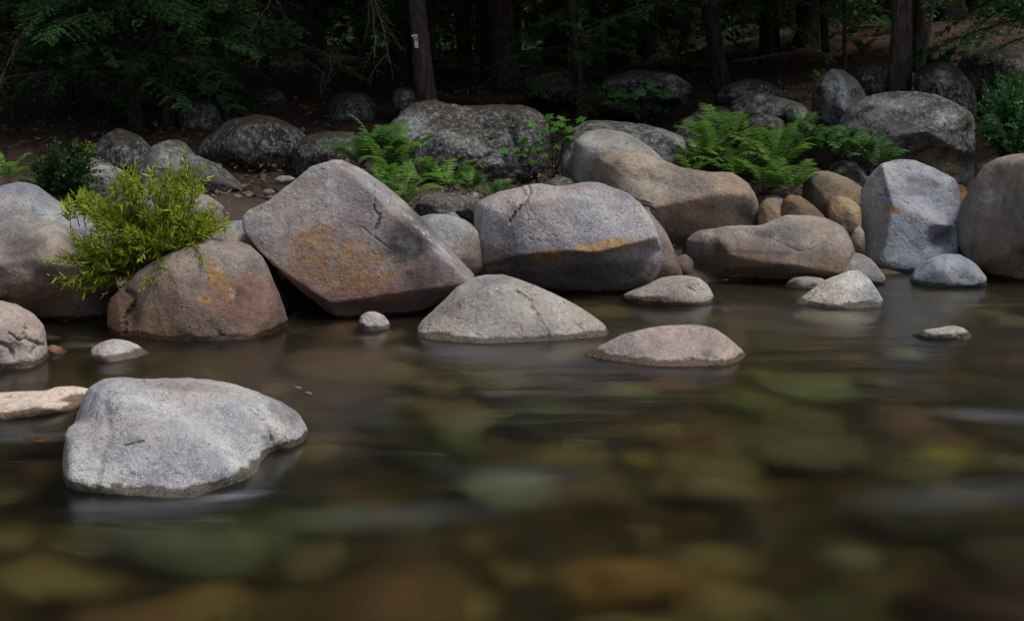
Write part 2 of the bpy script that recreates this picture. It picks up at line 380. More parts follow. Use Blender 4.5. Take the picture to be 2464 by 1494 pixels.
    for nm, arr in (('stain_shading_a', A_['A']), ('stain_b', A_['B'])):
        arr[:, 3] = 1; at_ = me.attributes.new(nm, 'FLOAT_COLOR', 'POINT'); at_.data.foreach_set('color', arr.ravel())
    o = link(name, me, None, base); o.color = (*col, 1)
    tag(o, label, cat, group)
    return o
def catmull_open(P, k=8):
    P = np.array(P, float)
    if len(P) < 3: return P
    Q = np.vstack([2*P[0]-P[1], P, 2*P[-1]-P[-2]]); out = []
    for i in range(1, len(Q)-2):
        a, b, c, d = Q[i-1:i+3]
        for j in range(k):
            t = j/k; out.append(.5*((2*b)+(-a+c)*t+(2*a-5*b+4*c-d)*t*t+(-a+3*b-3*c+d)*t**3))
    out.append(P[-1]); return np.array(out)

GREY = (.33, .335, .35); PALE = (.46, .46, .46); PURP = (.285, .27, .285); TAN = (.30, .265, .22); WARM = (.34, .285, .25)
rock('boulder', 'pale grey granite boulder standing alone in the nearest water at left', [(158,1160),(162,1110),(168,1050),(182,1005),(200,958),(215,930),(250,912),(300,906),(345,911),(420,909),(500,914),(560,924),(620,944),(670,964),(712,990),(735,1020),(742,1050),(735,1100),(700,1170),(600,1260),(450,1320),(300,1320),(200,1280),(162,1220)],
     5.75, .86, .5, col=(.435,.445,.465), lod=8, p=3.2, group=None, mat=M_WASH, chips=(20,.90,.97),
     facets=[(-.12,-.95,.28,.66),(.35,-.45,.82,.56),(-.93,-.36,.10,.92),(.72,-.68,.1,.80)],
     cracks=[('e',[(600,1110),(540,1082),(480,1062),(430,1050)],7,.012),('s',[(480,1062),(500,1068),(530,1080)],3,.012),('s',[(600,985),(640,1020),(655,1060)],3,.01),('g',[(250,960),(262,1040),(240,1110),(230,1180)],10,.012),('s',[(300,1072),(345,1062)],3,.01),('s',[(345,915),(362,930),(372,958)],3,.008),('s',[(620,985),(650,1010)],3,.006)],
     dents=[(665,1105,36,45,.10),(400,950,60,18,.02),(690,1010,30,40,.02,50),(360,1090,60,25,.015)],
     stains_shading=[('p',480,1000,140,60,.45),('p',330,1150,120,60,.35),('d',690,985,50,30,.5,40),('d',450,930,90,12,.35,5),('a',560,1100,50,25,.22),('a',420,1120,120,40,.16),('a',640,1010,60,30,.16),('d',240,1080,30,90,.14),('d',520,1000,90,30,.16,20),('r',400,1060,60,30,.10)], amp=.03)
rock('boulder', 'broad smooth tan and violet boulder at the left edge, under the yellow green shrub', [(-120,600),(-60,545),(0,518),(60,517),(120,530),(180,555),(230,590),(262,640),(285,700),(300,760),(285,800),(220,815),(150,812),(100,785),(50,750),(0,720),(-80,760),(-140,700)],
     8.55, .55, col=(.34,.31,.285), lod=7, p=2.6, facets=[(0,-.5,-.86,.62),(-.3,-.5,.8,.72)], stains_shading=[('d',60,600,55,45,.6,40),('d',100,640,40,25,.5,40),('p',130,560,80,22,.25,25),('a',20,570,80,30,.12)], dents=[(60,620,60,40,.05,35)], amp=.02)
rock('boulder', 'rounded boulder with rusty pink side and yellow lichen, below the shrub', [(258,745),(263,718),(300,688),(330,655),(370,630),(420,605),(470,584),(510,575),(560,578),(600,592),(632,620),(652,660),(672,710),(690,760),(697,795),(690,850),(600,890),(450,900),(330,880),(275,830),(260,785)],
     8.2, .42, .5, col=(.32,.275,.235), lod=7, p=2.9, facets=[(.1,-.95,.1,.86),(-.8,-.6,.1,.80)],
     cracks=[('s',[(305,700),(325,712),(322,735),(305,760),(300,800)],5,.035),('s',[(520,795),(535,808)],4,.01)],
     dents=[(318,755,16,40,.05),(285,770,26,45,-.03)],
     stains_shading=[('r',590,720,85,60,.9),('r',430,700,60,40,.35),('r',640,760,40,30,.5),('a',525,680,22,60,.9,-25),('a',545,695,30,30,.8),('a',490,720,25,14,.7),('a',600,660,12,8,.6),('p',528,648,14,9,.35),('p',558,705,9,14,.4),('m',380,640,90,14,.35,-28),('d',400,740,50,30,.25),('d',575,700,22,9,.7,30)], amp=.022)
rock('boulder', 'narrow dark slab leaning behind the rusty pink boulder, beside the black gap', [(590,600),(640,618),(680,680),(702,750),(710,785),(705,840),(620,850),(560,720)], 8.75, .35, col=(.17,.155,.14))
rock('boulder', 'large tilted square block with pointed top, purple grey with orange lichen', [(822,386),(790,396),(752,410),(700,448),(650,488),(606,508),(591,528),(596,560),(640,612),(690,662),(740,710),(790,748),(835,772),(900,768),(960,758),(1010,745),(1060,722),(1105,695),(1143,664),(1110,628),(1050,563),(990,500),(930,447),(870,408)],
     8.8, .5, .55, col=(.31,.295,.305), lod=8, p=7, chips=(0,1,1), sharp=70, facets=[(0,-1,.16,.62),(.78,-.15,.63,.543),(-.66,-.45,-.6,.86),(.15,-.66,-.74,.92)],
     cracks=[('s',[(905,430),(900,500),(915,520),(905,545),(900,560)],3,.012),('e',[(940,478),(935,498),(918,510),(912,545),(898,560)],5,.03),('s',[(870,545),(900,570),(940,600)],2.5,.006)],
     stains_shading=[('a',770,600,80,70,.68),('a',850,650,110,90,.70),('r',800,640,150,90,.45),('r',980,690,110,60,.7,-20),('a',730,650,40,60,.5),('a',950,640,40,60,.45),('a',1005,640,14,45,.5),('d',985,575,62,70,1.0,42),('d',1020,650,45,50,.75,35),('p',985,528,210,9,.45,41),('r',880,720,140,40,.85),('r',1050,690,70,30,.7,-30),('r',735,440,35,16,.45),('r',840,395,20,8,.8),('p',800,460,90,50,.35,-30),('d',880,735,100,14,.5),('d',770,735,40,18,.5,30),('d',630,590,28,10,.5,45)], amp=.016)  # pale edge band paints the lit narrow face; bottom dark patches paint underside shade
rock('boulder', 'pale blue grey round boulder between the tilted block and the big middle boulder', [(975,560),(1000,526),(1040,515),(1080,517),(1120,530),(1155,560),(1165,650),(1100,690),(1020,640)], 9.5, .35, col=(.36,.38,.39), stains_shading=[('a',1120,590,30,35,.45)], amp=.015)
rock('boulder', 'low dark brown boulder beneath the ferns, behind the tilted block', [(986,508),(998,482),(1018,467),(1060,463),(1120,470),(1152,480),(1162,505),(1140,545),(1050,550),(1000,530)], 10.3, .3, col=(.15,.13,.115), mat=M_BANK)
rock('stone', 'small blue grey stone wedged before the low dark boulder', [(1068,525),(1075,512),(1092,510),(1106,522),(1108,540),(1075,545)], 9.95, .08, col=(.2,.22,.25), lod=5, cat='stone')
rock('boulder', 'biggest middle boulder, grey purple with ochre band over a dark underside', [(1140,520),(1148,487),(1200,461),(1245,451),(1268,444),(1300,441),(1345,449),(1400,440),(1440,440),(1490,456),(1538,490),(1573,540),(1590,595),(1592,640),(1570,680),(1500,715),(1440,725),(1360,720),(1290,700),(1200,682),(1150,668),(1142,600)],
     9.45, .5, .6, col=(.325,.32,.34), lod=8, p=3.4, facets=[(0,-.50,-.87,.55),(.05,-.9,.42,.74),(-.75,-.62,.1,.78),(0,-.3,.95,.86)],
     cracks=[('s',[(1270,444),(1275,460),(1262,490),(1240,515),(1228,535)],4,.035),('e',[(1255,448),(1266,470),(1250,500),(1232,530)],6,.02)],
     stains_shading=[('a',1340,612,50,16,.7),('a',1470,592,100,20,.75,-8),('a',1200,615,35,40,.55),('a',1300,612,30,14,.6),('a',1170,620,20,45,.5),('a',1350,575,10,6,.6),('d',1450,655,130,26,.8,-5),('d',1400,690,160,20,.7),('d',1250,665,90,16,.5),('p',1400,490,90,35,.35),('r',1400,450,50,10,.3),('d',1330,495,60,20,.25)], amp=.022)  # broad low dark patches paint shade onto the overhanging underside
rock('boulder', 'thin grey slab standing against the right side of the biggest middle boulder', [(1490,480),(1540,492),(1585,535),(1612,580),(1628,620),(1642,658),(1635,690),(1590,720),(1520,700)], 9.75, .28, col=(.24,.225,.22), stains_shading=[('r',1600,680,25,12,.4)])
rock('boulder', 'wide cone shaped grey boulder rising from the water in the centre', [(1000,800),(1012,775),(1030,758),(1062,728),(1100,690),(1130,670),(1168,660),(1210,660),(1270,680),(1320,700),(1370,725),(1415,752),(1447,775),(1462,795),(1490,860),(1320,930),(1110,930),(975,880)],
     8.12, .42, .45, col=(.335,.325,.31), lod=7, p=2.3, facets=[(.42,-.72,.55,.70),(-.45,-.75,.45,.74)],
     cracks=[('s',[(1240,700),(1262,712),(1278,728)],4,.014),('s',[(1270,735),(1285,745),(1298,765)],3.5,.012),('s',[(1300,770),(1316,790),(1322,815)],2,.008),('s',[(1375,770),(1410,800)],2.5,.008),('s',[(1165,790),(1195,778)],2,.006)],
     stains_shading=[('p',1150,790,60,22,.35,-20),('d',1090,730,50,22,.22,-35),('d',1310,760,20,60,.25,-20)], amp=.018, group='boulders in the water', mat=M_WASH)
rock('stone', 'small white ball shaped stone at the foot of the tilted block', [(862,778),(869,760),(885,750),(905,750),(925,760),(939,780),(935,805),(905,820),(870,812)], 8.2, .12, col=(.42,.43,.44), lod=6, amp=.03, cat='stone', group='boulders in the water', mat=M_WASH)
rock('stone', 'small egg shaped grey stone in the water before the rusty pink boulder', [(213,862),(221,840),(240,825),(270,816),(300,818),(332,830),(364,855),(366,885),(300,915),(235,910)], 7.5, .2, col=(.36,.355,.36), stains_shading=[('p',290,840,20,20,.5),('d',340,850,18,14,.3)], facets=[(.6,-.6,.4,.75)], cat='stone', group='boulders in the water', mat=M_WASH)
rock('boulder', 'cracked pinkish boulder cut by the left edge above the flat slab', [(-150,780),(-60,735),(-10,720),(40,733),(80,755),(106,785),(114,830),(124,868),(112,930),(0,970),(-140,960)], 7.4, .32, mat=M_WASH, col=(.35,.295,.275), lod=7, p=2.9,
     cracks=[('s',[(-10,825),(20,835),(30,858)],5,.03),('s',[(60,790),(62,815),(90,828),(75,850)],5,.03),('s',[(90,828),(108,830)],4,.02),('s',[(20,800),(45,818),(62,815)],3,.015)], dents=[(40,840,26,20,.03),(85,850,16,14,-.02)], stains_shading=[('r',50,790,50,30,.25)], amp=.035)
rock('stone', 'small brown stone at the water beside the cracked pinkish boulder', [(95,812),(125,802),(150,810),(165,828),(160,845),(110,850)], 7.95, .1, col=(.17,.12,.09), lod=5, cat='stone')
rock('stone', 'tiny orange stone poking from the water beside the cracked pinkish boulder', [(105,842),(125,829),(150,836),(168,848),(160,862),(110,866)], 7.55, .08, col=(.40,.30,.22), lod=5, cat='stone')
rock('boulder', 'flat pink speckled slab low in the water at the left edge', [(-120,960),(-20,946),(60,941),(120,938),(132,931),(180,929),(216,936),(225,955),(200,990),(100,1020),(-20,1040),(-120,1030)], 6.45, .28, col=(.50,.42,.37), p=3, facets=[(0,-.2,.98,.5)], amp=.03, group='boulders in the water', mat=M_WASH)
rock('stone', 'wet orange brown stone awash between the flat pink slab and the nearest boulder', [(20,1075),(45,1055),(90,1046),(140,1052),(175,1070),(180,1105),(110,1125),(40,1115)], 5.92, .14, col=(.30,.19,.11), cat='stone', lod=5, group='boulders in the water', mat=M_WASH)
rock('stone', 'wet mossy stone just breaking the surface beside the nearest boulder', [(70,1040),(100,1023),(150,1017),(190,1026),(190,1060),(120,1075),(80,1068)], 6.15, .12, col=(.22,.20,.15), cat='stone', lod=5, stains_shading=[('m',95,1045,25,8,.8)], group='boulders in the water', mat=M_WASH)
rock('boulder', 'low oval pink orange boulder in the water right of centre', [(1400,855),(1430,838),(1500,806),(1560,790),(1620,782),(1680,781),(1722,792),(1762,822),(1794,852),(1800,900),(1650,960),(1430,930)], 7.5, .30, .3, col=(.43,.355,.31), lod=7, p=2.5, facets=[(0,-.75,.65,.72)],
     stains_shading=[('r',1720,830,50,22,.28),('p',1520,820,60,18,.2),('d',1700,850,14,10,.4)], dents=[(1690,862,30,12,.02),(1735,835,14,10,.015)], amp=.022, group='boulders in the water', mat=M_WASH)
rock('boulder', 'flat grey dome in the water below the biggest middle boulder', [(1500,710),(1550,688),(1590,668),(1640,663),(1680,668),(1702,685),(1716,712),(1705,750),(1600,770),(1510,745)], 9.1, .26, col=(.33,.315,.30), cracks=[('s',[(1650,690),(1672,700)],3,.01)], p=2.2, group='boulders in the water', mat=M_WASH)
rock('boulder', 'long flat topped tan boulder lying at the water with a pale spot', [(1650,610),(1653,577),(1680,556),(1750,545),(1830,542),(1865,528),(1890,519),(1940,518),(1985,524),(2030,548),(2050,580),(2058,615),(2045,660),(1990,700),(1850,712),(1720,705),(1665,685),(1652,645)],
     9.95, .42, .5, col=(.315,.295,.27), lod=7, p=4.4, chips=(10,.93,.98), facets=[(0,-.5,-.86,.60),(0,-.85,.5,.72),(-.8,-.5,0,.82)],
     stains_shading=[('r',1830,620,140,20,.15),('a',1800,615,150,14,.35),('d',1835,563,24,10,.6),('d',1735,592,18,10,.55),('d',1720,640,50,26,.55),('d',1980,620,40,22,.4),('a',1938,596,10,8,.8),('d',1780,605,100,5,.5,3)],
     cracks=[('s',[(1850,570),(1890,590),(1930,605),(1960,595)],2.5,.007)], amp=.025)
rock('boulder', 'grey triangular boulder in the water at the foot of the tall blue grey boulder', [(1960,668),(1995,638),(2035,613),(2065,608),(2097,625),(2118,650),(2130,668),(2120,700),(2000,710)], 9.8, .22, col=(.25,.245,.24), p=2.3, group='boulders in the water', mat=M_WASH)
rock('boulder', 'white grey wedge shaped boulder in the water at right', [(1912,732),(1950,700),(1990,672),(2040,652),(2066,652),(2092,672),(2112,702),(2126,727),(2120,770),(2020,800),(1915,770)], 9.0, .24, .3, col=(.50,.50,.48), p=2.5, facets=[(-.5,-.6,.6,.72),(.5,-.8,.3,.75)], dents=[(2035,678,10,8,.03)],
     cracks=[('s',[(1962,700),(1945,720)],3,.012)], amp=.03, group='boulders in the water', mat=M_WASH)
rock('stone', 'little flat pale stone in the water beside the white grey wedge', [(1886,688),(1908,668),(1940,664),(1975,669),(1995,682),(1985,705),(1905,710)], 9.6, .14, col=(.38,.36,.34), lod=5, cat='stone', group='boulders in the water', mat=M_WASH)
rock('boulder', 'tall blue grey boulder with a sloping top and a dark hollow, right side', [(2055,610),(2060,540),(2070,475),(2090,425),(2118,395),(2160,383),(2200,386),(2250,406),(2298,432),(2312,475),(2308,540),(2312,610),(2308,670),(2200,690),(2100,680),(2060,650)],
     10.55, .42, .5, col=(.30,.325,.37), lod=7, mat=M_WASH, p=4.2, facets=[(.34,-.58,.74,.62),(-.80,-.55,.25,.78),(.25,-.95,.1,.80)], chips=(3,.97,.99),
     cracks=[('s',[(2115,470),(2160,478),(2190,492)],2.5,.006)],
     dents=[(2268,575,30,22,.10,-20),(2270,540,28,12,-.05,0),(2200,640,60,22,-.03)],
     stains_shading=[('a',2150,505,26,14,.75),('a',2200,520,18,22,.65,-20),('d',2225,440,40,14,.6,12),('d',2265,575,30,16,.35,-30),('p',2160,600,70,40,.30),('p',2130,400,30,15,.3),('d',2190,460,60,12,.35)], amp=.022)
rock('boulder', 'small blue grey dome in the water at right, below the tall blue grey boulder', [(2190,674),(2200,650),(2230,625),(2265,612),(2310,613),(2347,635),(2374,668),(2368,700),(2280,720),(2198,708)], 9.75, .25, col=(.30,.33,.37), p=2.4, group='boulders in the water', mat=M_WASH)
rock('boulder', 'huge tan grey boulder cut by the right edge of the view', [(2302,570),(2310,505),(2338,440),(2368,400),(2400,380),(2450,370),(2530,372),(2620,420),(2660,560),(2620,690),(2500,725),(2430,712),(2380,680),(2330,630)], 10.0, .55, .6, col=(.275,.258,.235), lod=7, p=3.6, facets=[(-.6,-.75,.2,.78),(0,-.55,-.82,.66)], stains_shading=[('a',2400,450,20,50,.35),('a',2455,570,14,25,.6),('d',2430,520,40,60,.2)], amp=.02)
rock('stone', 'small flat sharp edged pale stone alone in the water at far right', [(2194,803),(2225,793),(2262,788),(2290,783),(2316,788),(2334,801),(2335,822),(2260,835),(2200,825)], 8.0, .14, col=(.44,.42,.38), lod=6, p=3, amp=.05, cat='stone', group='boulders in the water', mat=M_WASH)
rock('boulder', 'long saddle shaped tan boulder with a smooth pale hollow, behind the middle boulder', [(1430,420),(1438,378),(1468,360),(1530,362),(1580,380),(1640,404),(1700,414),(1760,416),(1800,440),(1824,485),(1828,530),(1810,590),(1700,640),(1600,650),(1500,620),(1440,500)],
     10.6, .5, .6, col=(.345,.29,.23), lod=7, p=3, facets=[(0,-.6,-.8,.62),(-.3,-.5,.8,.70)], stains_shading=[('p',1560,445,80,14,.35,12),('a',1700,490,110,50,.45),('r',1640,510,90,40,.35),('d',1800,500,25,28,.5),('d',1650,590,140,20,.4),('d',1480,420,30,40,.3)],
     cracks=[('s',[(1500,470),(1535,485),(1558,492),(1568,505)],4,.02)], dents=[(1550,430,80,30,.06,10)], amp=.02)
rock('boulder', 'smooth grey boulder with ridged left shoulder behind the saddle shaped boulder', [(1378,440),(1376,380),(1385,340),(1410,318),(1450,311),(1500,317),(1550,345),(1595,385),(1600,460),(1500,500),(1400,490)], 11.1, .4, col=(.30,.30,.285), stains_shading=[('p',1425,340,40,20,.35),('p',1400,400,18,40,.3),('a',1410,440,20,25,.3),('d',1460,330,30,20,.3)], mat=M_RIVER, amp=.02)
rock('boulder', 'long grey lichened boulder rising behind the smooth ridged one', [(1348,400),(1352,345),(1375,310),(1412,291),(1470,292),(1530,297),(1590,310),(1650,332),(1670,375),(1650,450),(1500,480),(1370,450)], 11.55, .4, col=(.20,.20,.205), mat=M_BANK, stains_shading=[('m',1365,370,14,40,.4)], amp=.02)
rock('boulder', 'very large crusted black and white boulder with brown needles on top, centre back', [(918,340),(945,295),(975,265),(1000,250),(1050,245),(1120,256),(1180,256),(1250,258),(1290,268),(1314,290),(1320,340),(1313,400),(1290,440),(1200,480),(1120,485),(1040,460),(980,410),(935,370)],
     12.2, .75, .9, col=(.145,.14,.14), lod=7, p=3.4, amp=.085, mat=M_MOSSY, facets=[(-.35,-.6,.72,.62),(.25,-.35,.9,.62),(.6,-.8,0,.66),(-.5,-.85,-.1,.8)], stains_shading=[('p',1000,305,50,36,.6,30),('p',1110,345,120,22,.42,28),('p',1040,380,24,70,.42,-35),('p',1200,385,14,40,.5),('d',1240,400,60,50,.5),('a',990,400,40,40,.4),('p',975,285,25,22,.4),('d',1110,400,40,50,.35)], dents=[(1170,330,60,40,.16),(1030,420,30,40,.06),(1230,330,14,60,.07,-20)])
rock('boulder', 'massive grey lichened boulder with brown lower corner, back right', [(2012,350),(2018,300),(2040,262),(2080,235),(2130,222),(2200,221),(2262,235),(2322,262),(2344,288),(2347,350),(2338,420),(2320,460),(2200,490),(2080,470),(2020,400)],
     11.9, .6, .7, col=(.22,.22,.225), lod=7, p=3.6, mat=M_BANK, facets=[(.35,-.8,-.5,.56),(0,-.5,.86,.66),(-.4,-.9,.1,.78)], stains_shading=[('p',2280,290,50,30,.55,20),('p',2130,250,80,16,.4),('a',2250,390,80,45,.6),('d',2160,310,60,20,.5,15),('d',2260,340,80,8,.4,-30),('m',2090,262,16,12,.6)], amp=.03)
rock('boulder', 'upright pointed grey boulder with green lichens behind the massive lichened one', [(1953,260),(1955,212),(1972,185),(2000,167),(2030,171),(2060,193),(2084,232),(2080,290),(2020,335),(1985,322),(1962,300)], 12.9, .35, col=(.25,.26,.25), mat=M_BANK, stains_shading=[('p',2020,220,26,45,.5,-25),('m',1975,230,14,40,.6)], facets=[(.5,-.7,.3,.7),(-.7,-.6,0,.7)])
rock('boulder', 'long humped dark lichened boulder leaning on others, left of the pointed one', [(1758,262),(1765,243),(1792,231),(1832,225),(1890,239),(1928,250),(1945,275),(1900,300),(1800,300),(1762,285)], 12.6, .35, col=(.17,.165,.16), mat=M_BANK, stains_shading=[('p',1830,235,12,9,.6)])
rock('boulder', 'slanting lichened slab with brown tones between the humped and pointed boulders', [(1885,262),(1905,248),(1940,258),(1955,290),(1975,325),(1965,350),(1930,350),(1905,310)], 12.2, .25, col=(.21,.19,.17), mat=M_BANK, stains_shading=[('a',1945,310,20,20,.4),('p',1930,275,12,12,.5)])
rock('boulder', 'low grey lichened boulder behind the right hand ferns', [(1622,325),(1650,284),(1700,272),(1745,278),(1770,300),(1775,345),(1700,370),(1635,355)], 12.0, .3, col=(.24,.235,.24), mat=M_BANK)
rock('boulder', 'small brown boulder beside the low lichened boulder, shaded', [(1660,278),(1690,260),(1735,256),(1775,275),(1790,300),(1750,310),(1670,300)], 12.6, .25, col=(.13,.125,.12), mat=M_MOSSY, lod=5)
rock('boulder', 'dark round boulder in the shadow above the right hand ferns', [(1785,300),(1805,280),(1850,275),(1885,292),(1892,330),(1850,360),(1795,345)], 12.1, .25, col=(.10,.095,.09), mat=M_BANK, lod=5)
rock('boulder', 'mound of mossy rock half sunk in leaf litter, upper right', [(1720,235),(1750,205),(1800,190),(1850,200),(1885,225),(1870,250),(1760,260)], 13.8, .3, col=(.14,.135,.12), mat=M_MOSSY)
rock('boulder', 'dark mossy boulder with pale patches right of the red barked tree', [(2198,200),(2205,170),(2235,152),(2282,150),(2320,180),(2346,218),(2350,270),(2320,310),(2240,300),(2205,250)], 13.4, .45, col=(.15,.15,.145), mat=M_MOSSY, stains_shading=[('p',2270,190,25,14,.55,30)])
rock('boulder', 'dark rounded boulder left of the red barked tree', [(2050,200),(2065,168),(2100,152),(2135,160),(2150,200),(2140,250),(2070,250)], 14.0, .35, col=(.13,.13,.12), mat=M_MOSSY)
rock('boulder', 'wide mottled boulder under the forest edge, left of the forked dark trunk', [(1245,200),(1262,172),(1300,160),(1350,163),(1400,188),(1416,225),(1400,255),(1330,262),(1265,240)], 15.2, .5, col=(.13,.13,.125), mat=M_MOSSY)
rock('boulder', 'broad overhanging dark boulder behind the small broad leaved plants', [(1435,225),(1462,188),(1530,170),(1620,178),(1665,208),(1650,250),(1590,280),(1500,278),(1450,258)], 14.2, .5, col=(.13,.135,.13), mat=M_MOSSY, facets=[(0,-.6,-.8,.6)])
rock('boulder', 'dome shaped grey boulder with long dark tail, back left above the shrub', [(318,430),(330,385),(368,350),(410,337),(442,343),(472,374),(522,395),(562,425),(592,458),(560,500),(430,510),(330,490)], 11.3, .42, col=(.19,.195,.205), lod=7, mat=M_BANK, stains_shading=[('p',410,380,45,28,.35),('d',500,430,55,22,.6,25),('d',360,380,8,40,.5,40)])
rock('boulder', 'pale grey boulder behind the leafy plants, upper left', [(152,420),(165,388),(190,376),(225,382),(270,400),(310,420),(335,470),(310,520),(220,530),(160,490)], 10.7, .35, col=(.33,.33,.34), mat=M_BANK, stains_shading=[('p',210,400,40,20,.5,25)])
rock('boulder', 'smooth blue grey boulder at the left edge above the broad tan boulder', [(-100,500),(-40,462),(10,445),(50,438),(92,449),(142,485),(205,515),(265,545),(270,620),(100,660),(-90,640)], 9.5, .42, col=(.33,.35,.375), lod=7, dents=[(30,465,40,12,.02,20)], amp=.018)
rock('boulder', 'pale slab of rock behind the shrub, left of the tilted block', [(440,600),(470,560),(520,540),(580,530),(640,560),(665,620),(640,680),(540,690),(460,660)], 9.5, .3, col=(.33,.34,.36), facets=[(0,-.3,.95,.5)])
rock('boulder', 'low tan boulder peeping over the rusty pink boulder', [(500,600),(530,560),(570,555),(620,580),(640,620),(600,650),(520,640)], 9.0, .2, col=(.34,.32,.28), lod=5)
rock('boulder', 'purple grey boulder half hidden behind the top of the shrub', [(290,520),(300,480),(350,460),(430,455),(500,470),(540,500),(530,560),(400,580),(300,570)], 10.0, .3, col=(.25,.24,.27))
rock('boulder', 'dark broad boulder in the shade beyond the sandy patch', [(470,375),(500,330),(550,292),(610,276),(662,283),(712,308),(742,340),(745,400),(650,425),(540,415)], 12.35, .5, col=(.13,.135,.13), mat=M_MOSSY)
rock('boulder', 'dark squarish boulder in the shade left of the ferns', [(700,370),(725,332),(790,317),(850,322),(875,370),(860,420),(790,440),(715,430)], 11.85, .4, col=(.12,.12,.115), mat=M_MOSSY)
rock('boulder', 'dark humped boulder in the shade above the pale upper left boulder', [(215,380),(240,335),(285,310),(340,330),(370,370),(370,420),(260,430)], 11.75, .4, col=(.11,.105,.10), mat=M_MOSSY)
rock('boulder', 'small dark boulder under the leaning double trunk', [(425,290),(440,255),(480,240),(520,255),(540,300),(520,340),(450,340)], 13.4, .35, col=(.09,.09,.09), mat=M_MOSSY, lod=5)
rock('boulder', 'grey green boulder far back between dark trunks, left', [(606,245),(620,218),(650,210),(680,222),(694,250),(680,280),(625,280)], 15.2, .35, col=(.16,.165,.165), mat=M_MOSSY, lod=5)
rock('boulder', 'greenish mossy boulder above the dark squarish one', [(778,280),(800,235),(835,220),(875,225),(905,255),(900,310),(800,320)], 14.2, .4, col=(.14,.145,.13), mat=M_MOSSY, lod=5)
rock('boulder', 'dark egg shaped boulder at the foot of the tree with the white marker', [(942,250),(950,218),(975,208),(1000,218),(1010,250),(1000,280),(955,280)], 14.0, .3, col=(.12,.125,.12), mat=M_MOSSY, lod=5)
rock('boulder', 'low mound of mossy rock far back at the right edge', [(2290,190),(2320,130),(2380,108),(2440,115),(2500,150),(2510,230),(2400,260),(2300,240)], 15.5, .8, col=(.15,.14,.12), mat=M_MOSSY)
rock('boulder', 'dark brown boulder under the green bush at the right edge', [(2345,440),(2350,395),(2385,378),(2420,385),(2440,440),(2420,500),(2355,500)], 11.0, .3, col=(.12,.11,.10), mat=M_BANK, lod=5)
rock('boulder', 'orange stained boulder squeezed between the two tallest right hand boulders', [(2270,470),(2290,440),(2325,450),(2345,490),(2340,560),(2290,580)], 11.0, .25, col=(.22,.16,.10), stains_shading=[('a',2310,480,30,40,.7)])
rock('stone', 'upright orange brown cobble, leftmost of the small ones right of the saddle boulder', [(1822,530),(1828,495),(1845,478),(1868,478),(1884,500),(1890,540),(1880,570),(1830,570)], 10.35, .16, col=(.30,.225,.15), cat='stone', stains_shading=[('a',1860,500,25,25,.5)], group='cobbles heaped between the big boulders')
rock('stone', 'blue grey cobble peeping out behind the leftmost orange brown cobble', [(1828,492),(1842,474),(1865,470),(1888,480),(1890,510),(1850,530),(1830,520)], 10.7, .14, col=(.25,.28,.31), lod=5, cat='stone', group='cobbles heaped between the big boulders')
rock('stone', 'dark rusty wedge shaped cobble, second of the heap behind the long tan boulder', [(1876,515),(1884,482),(1900,469),(1925,472),(1955,492),(1985,522),(1980,560),(1890,560)], 10.3, .2, col=(.19,.125,.075), cat='stone', stains_shading=[('a',1905,500,20,20,.3)], group='cobbles heaped between the big boulders')
rock('boulder', 'mottled orange grey boulder with a round back behind the small cobbles', [(1930,460),(1938,428),(1958,414),(1990,411),(2040,428),(2078,452),(2095,490),(2085,550),(2000,560),(1945,520)], 10.9, .3, col=(.25,.205,.15), cat='boulder', mat=M_RIVER, stains_shading=[('a',2000,470,50,40,.5),('d',1980,430,30,14,.4)])
rock('stone', 'orange topped cobble sitting under the mottled boulder, beside the tall blue grey one', [(1988,510),(1995,483),(2015,473),(2045,478),(2070,500),(2072,550),(2040,580),(2000,560)], 10.45, .18, col=(.27,.20,.13), cat='stone', stains_shading=[('a',2020,495,25,14,.5),('d',2030,540,30,18,.5)], group='cobbles heaped between the big boulders')
rock('boulder', 'brown grey boulder under the edge of the right hand ferns', [(1985,430),(2000,398),(2030,384),(2062,394),(2092,430),(2100,470),(2050,500),(1995,480)], 11.3, .28, col=(.20,.18,.155), mat=M_BANK)
rock('stone', 'small grey stone in the crack beside the tall blue grey boulder', [(2043,575),(2050,552),(2065,540),(2080,560),(2080,610),(2050,615)], 10.35, .12, col=(.28,.27,.27), lod=5, cat='stone')
rock('stone', 'small pale stone in the gap between the slab and the long tan boulder', [(1612,640),(1625,618),(1650,612),(1670,630),(1670,665),(1620,670)], 9.95, .14, col=(.26,.25,.24), lod=5, cat='stone')
rock('boulder', 'dark boulder deep in the black hollow under the tilted block', [(640,640),(700,600),(800,610),(880,660),(920,740),(900,840),(700,850),(630,760)], 9.75, .4, col=(.03,.028,.026))  # put in with near-black colour to stand for the gap's deep shade
rock('boulder', 'dark brown boulder in the shade below the crusted boulder', [(1290,470),(1300,440),(1350,425),(1400,440),(1420,480),(1380,520),(1310,520)], 11.0, .3, col=(.13,.11,.09), mat=M_BANK, lod=5)
rock('stone', 'flat white grey stone lying on the sandy patch', [(660,432),(672,424),(695,423),(712,430),(705,440),(670,442)], 11.35, .06, col=(.33,.33,.34), lod=5, cat='stone')
rock('stone', 'tiny grey stone lower on the sandy patch', [(632,462),(640,456),(655,455),(662,464),(652,472),(636,471)], 11.0, .04, col=(.26,.26,.27), lod=5, cat='stone')
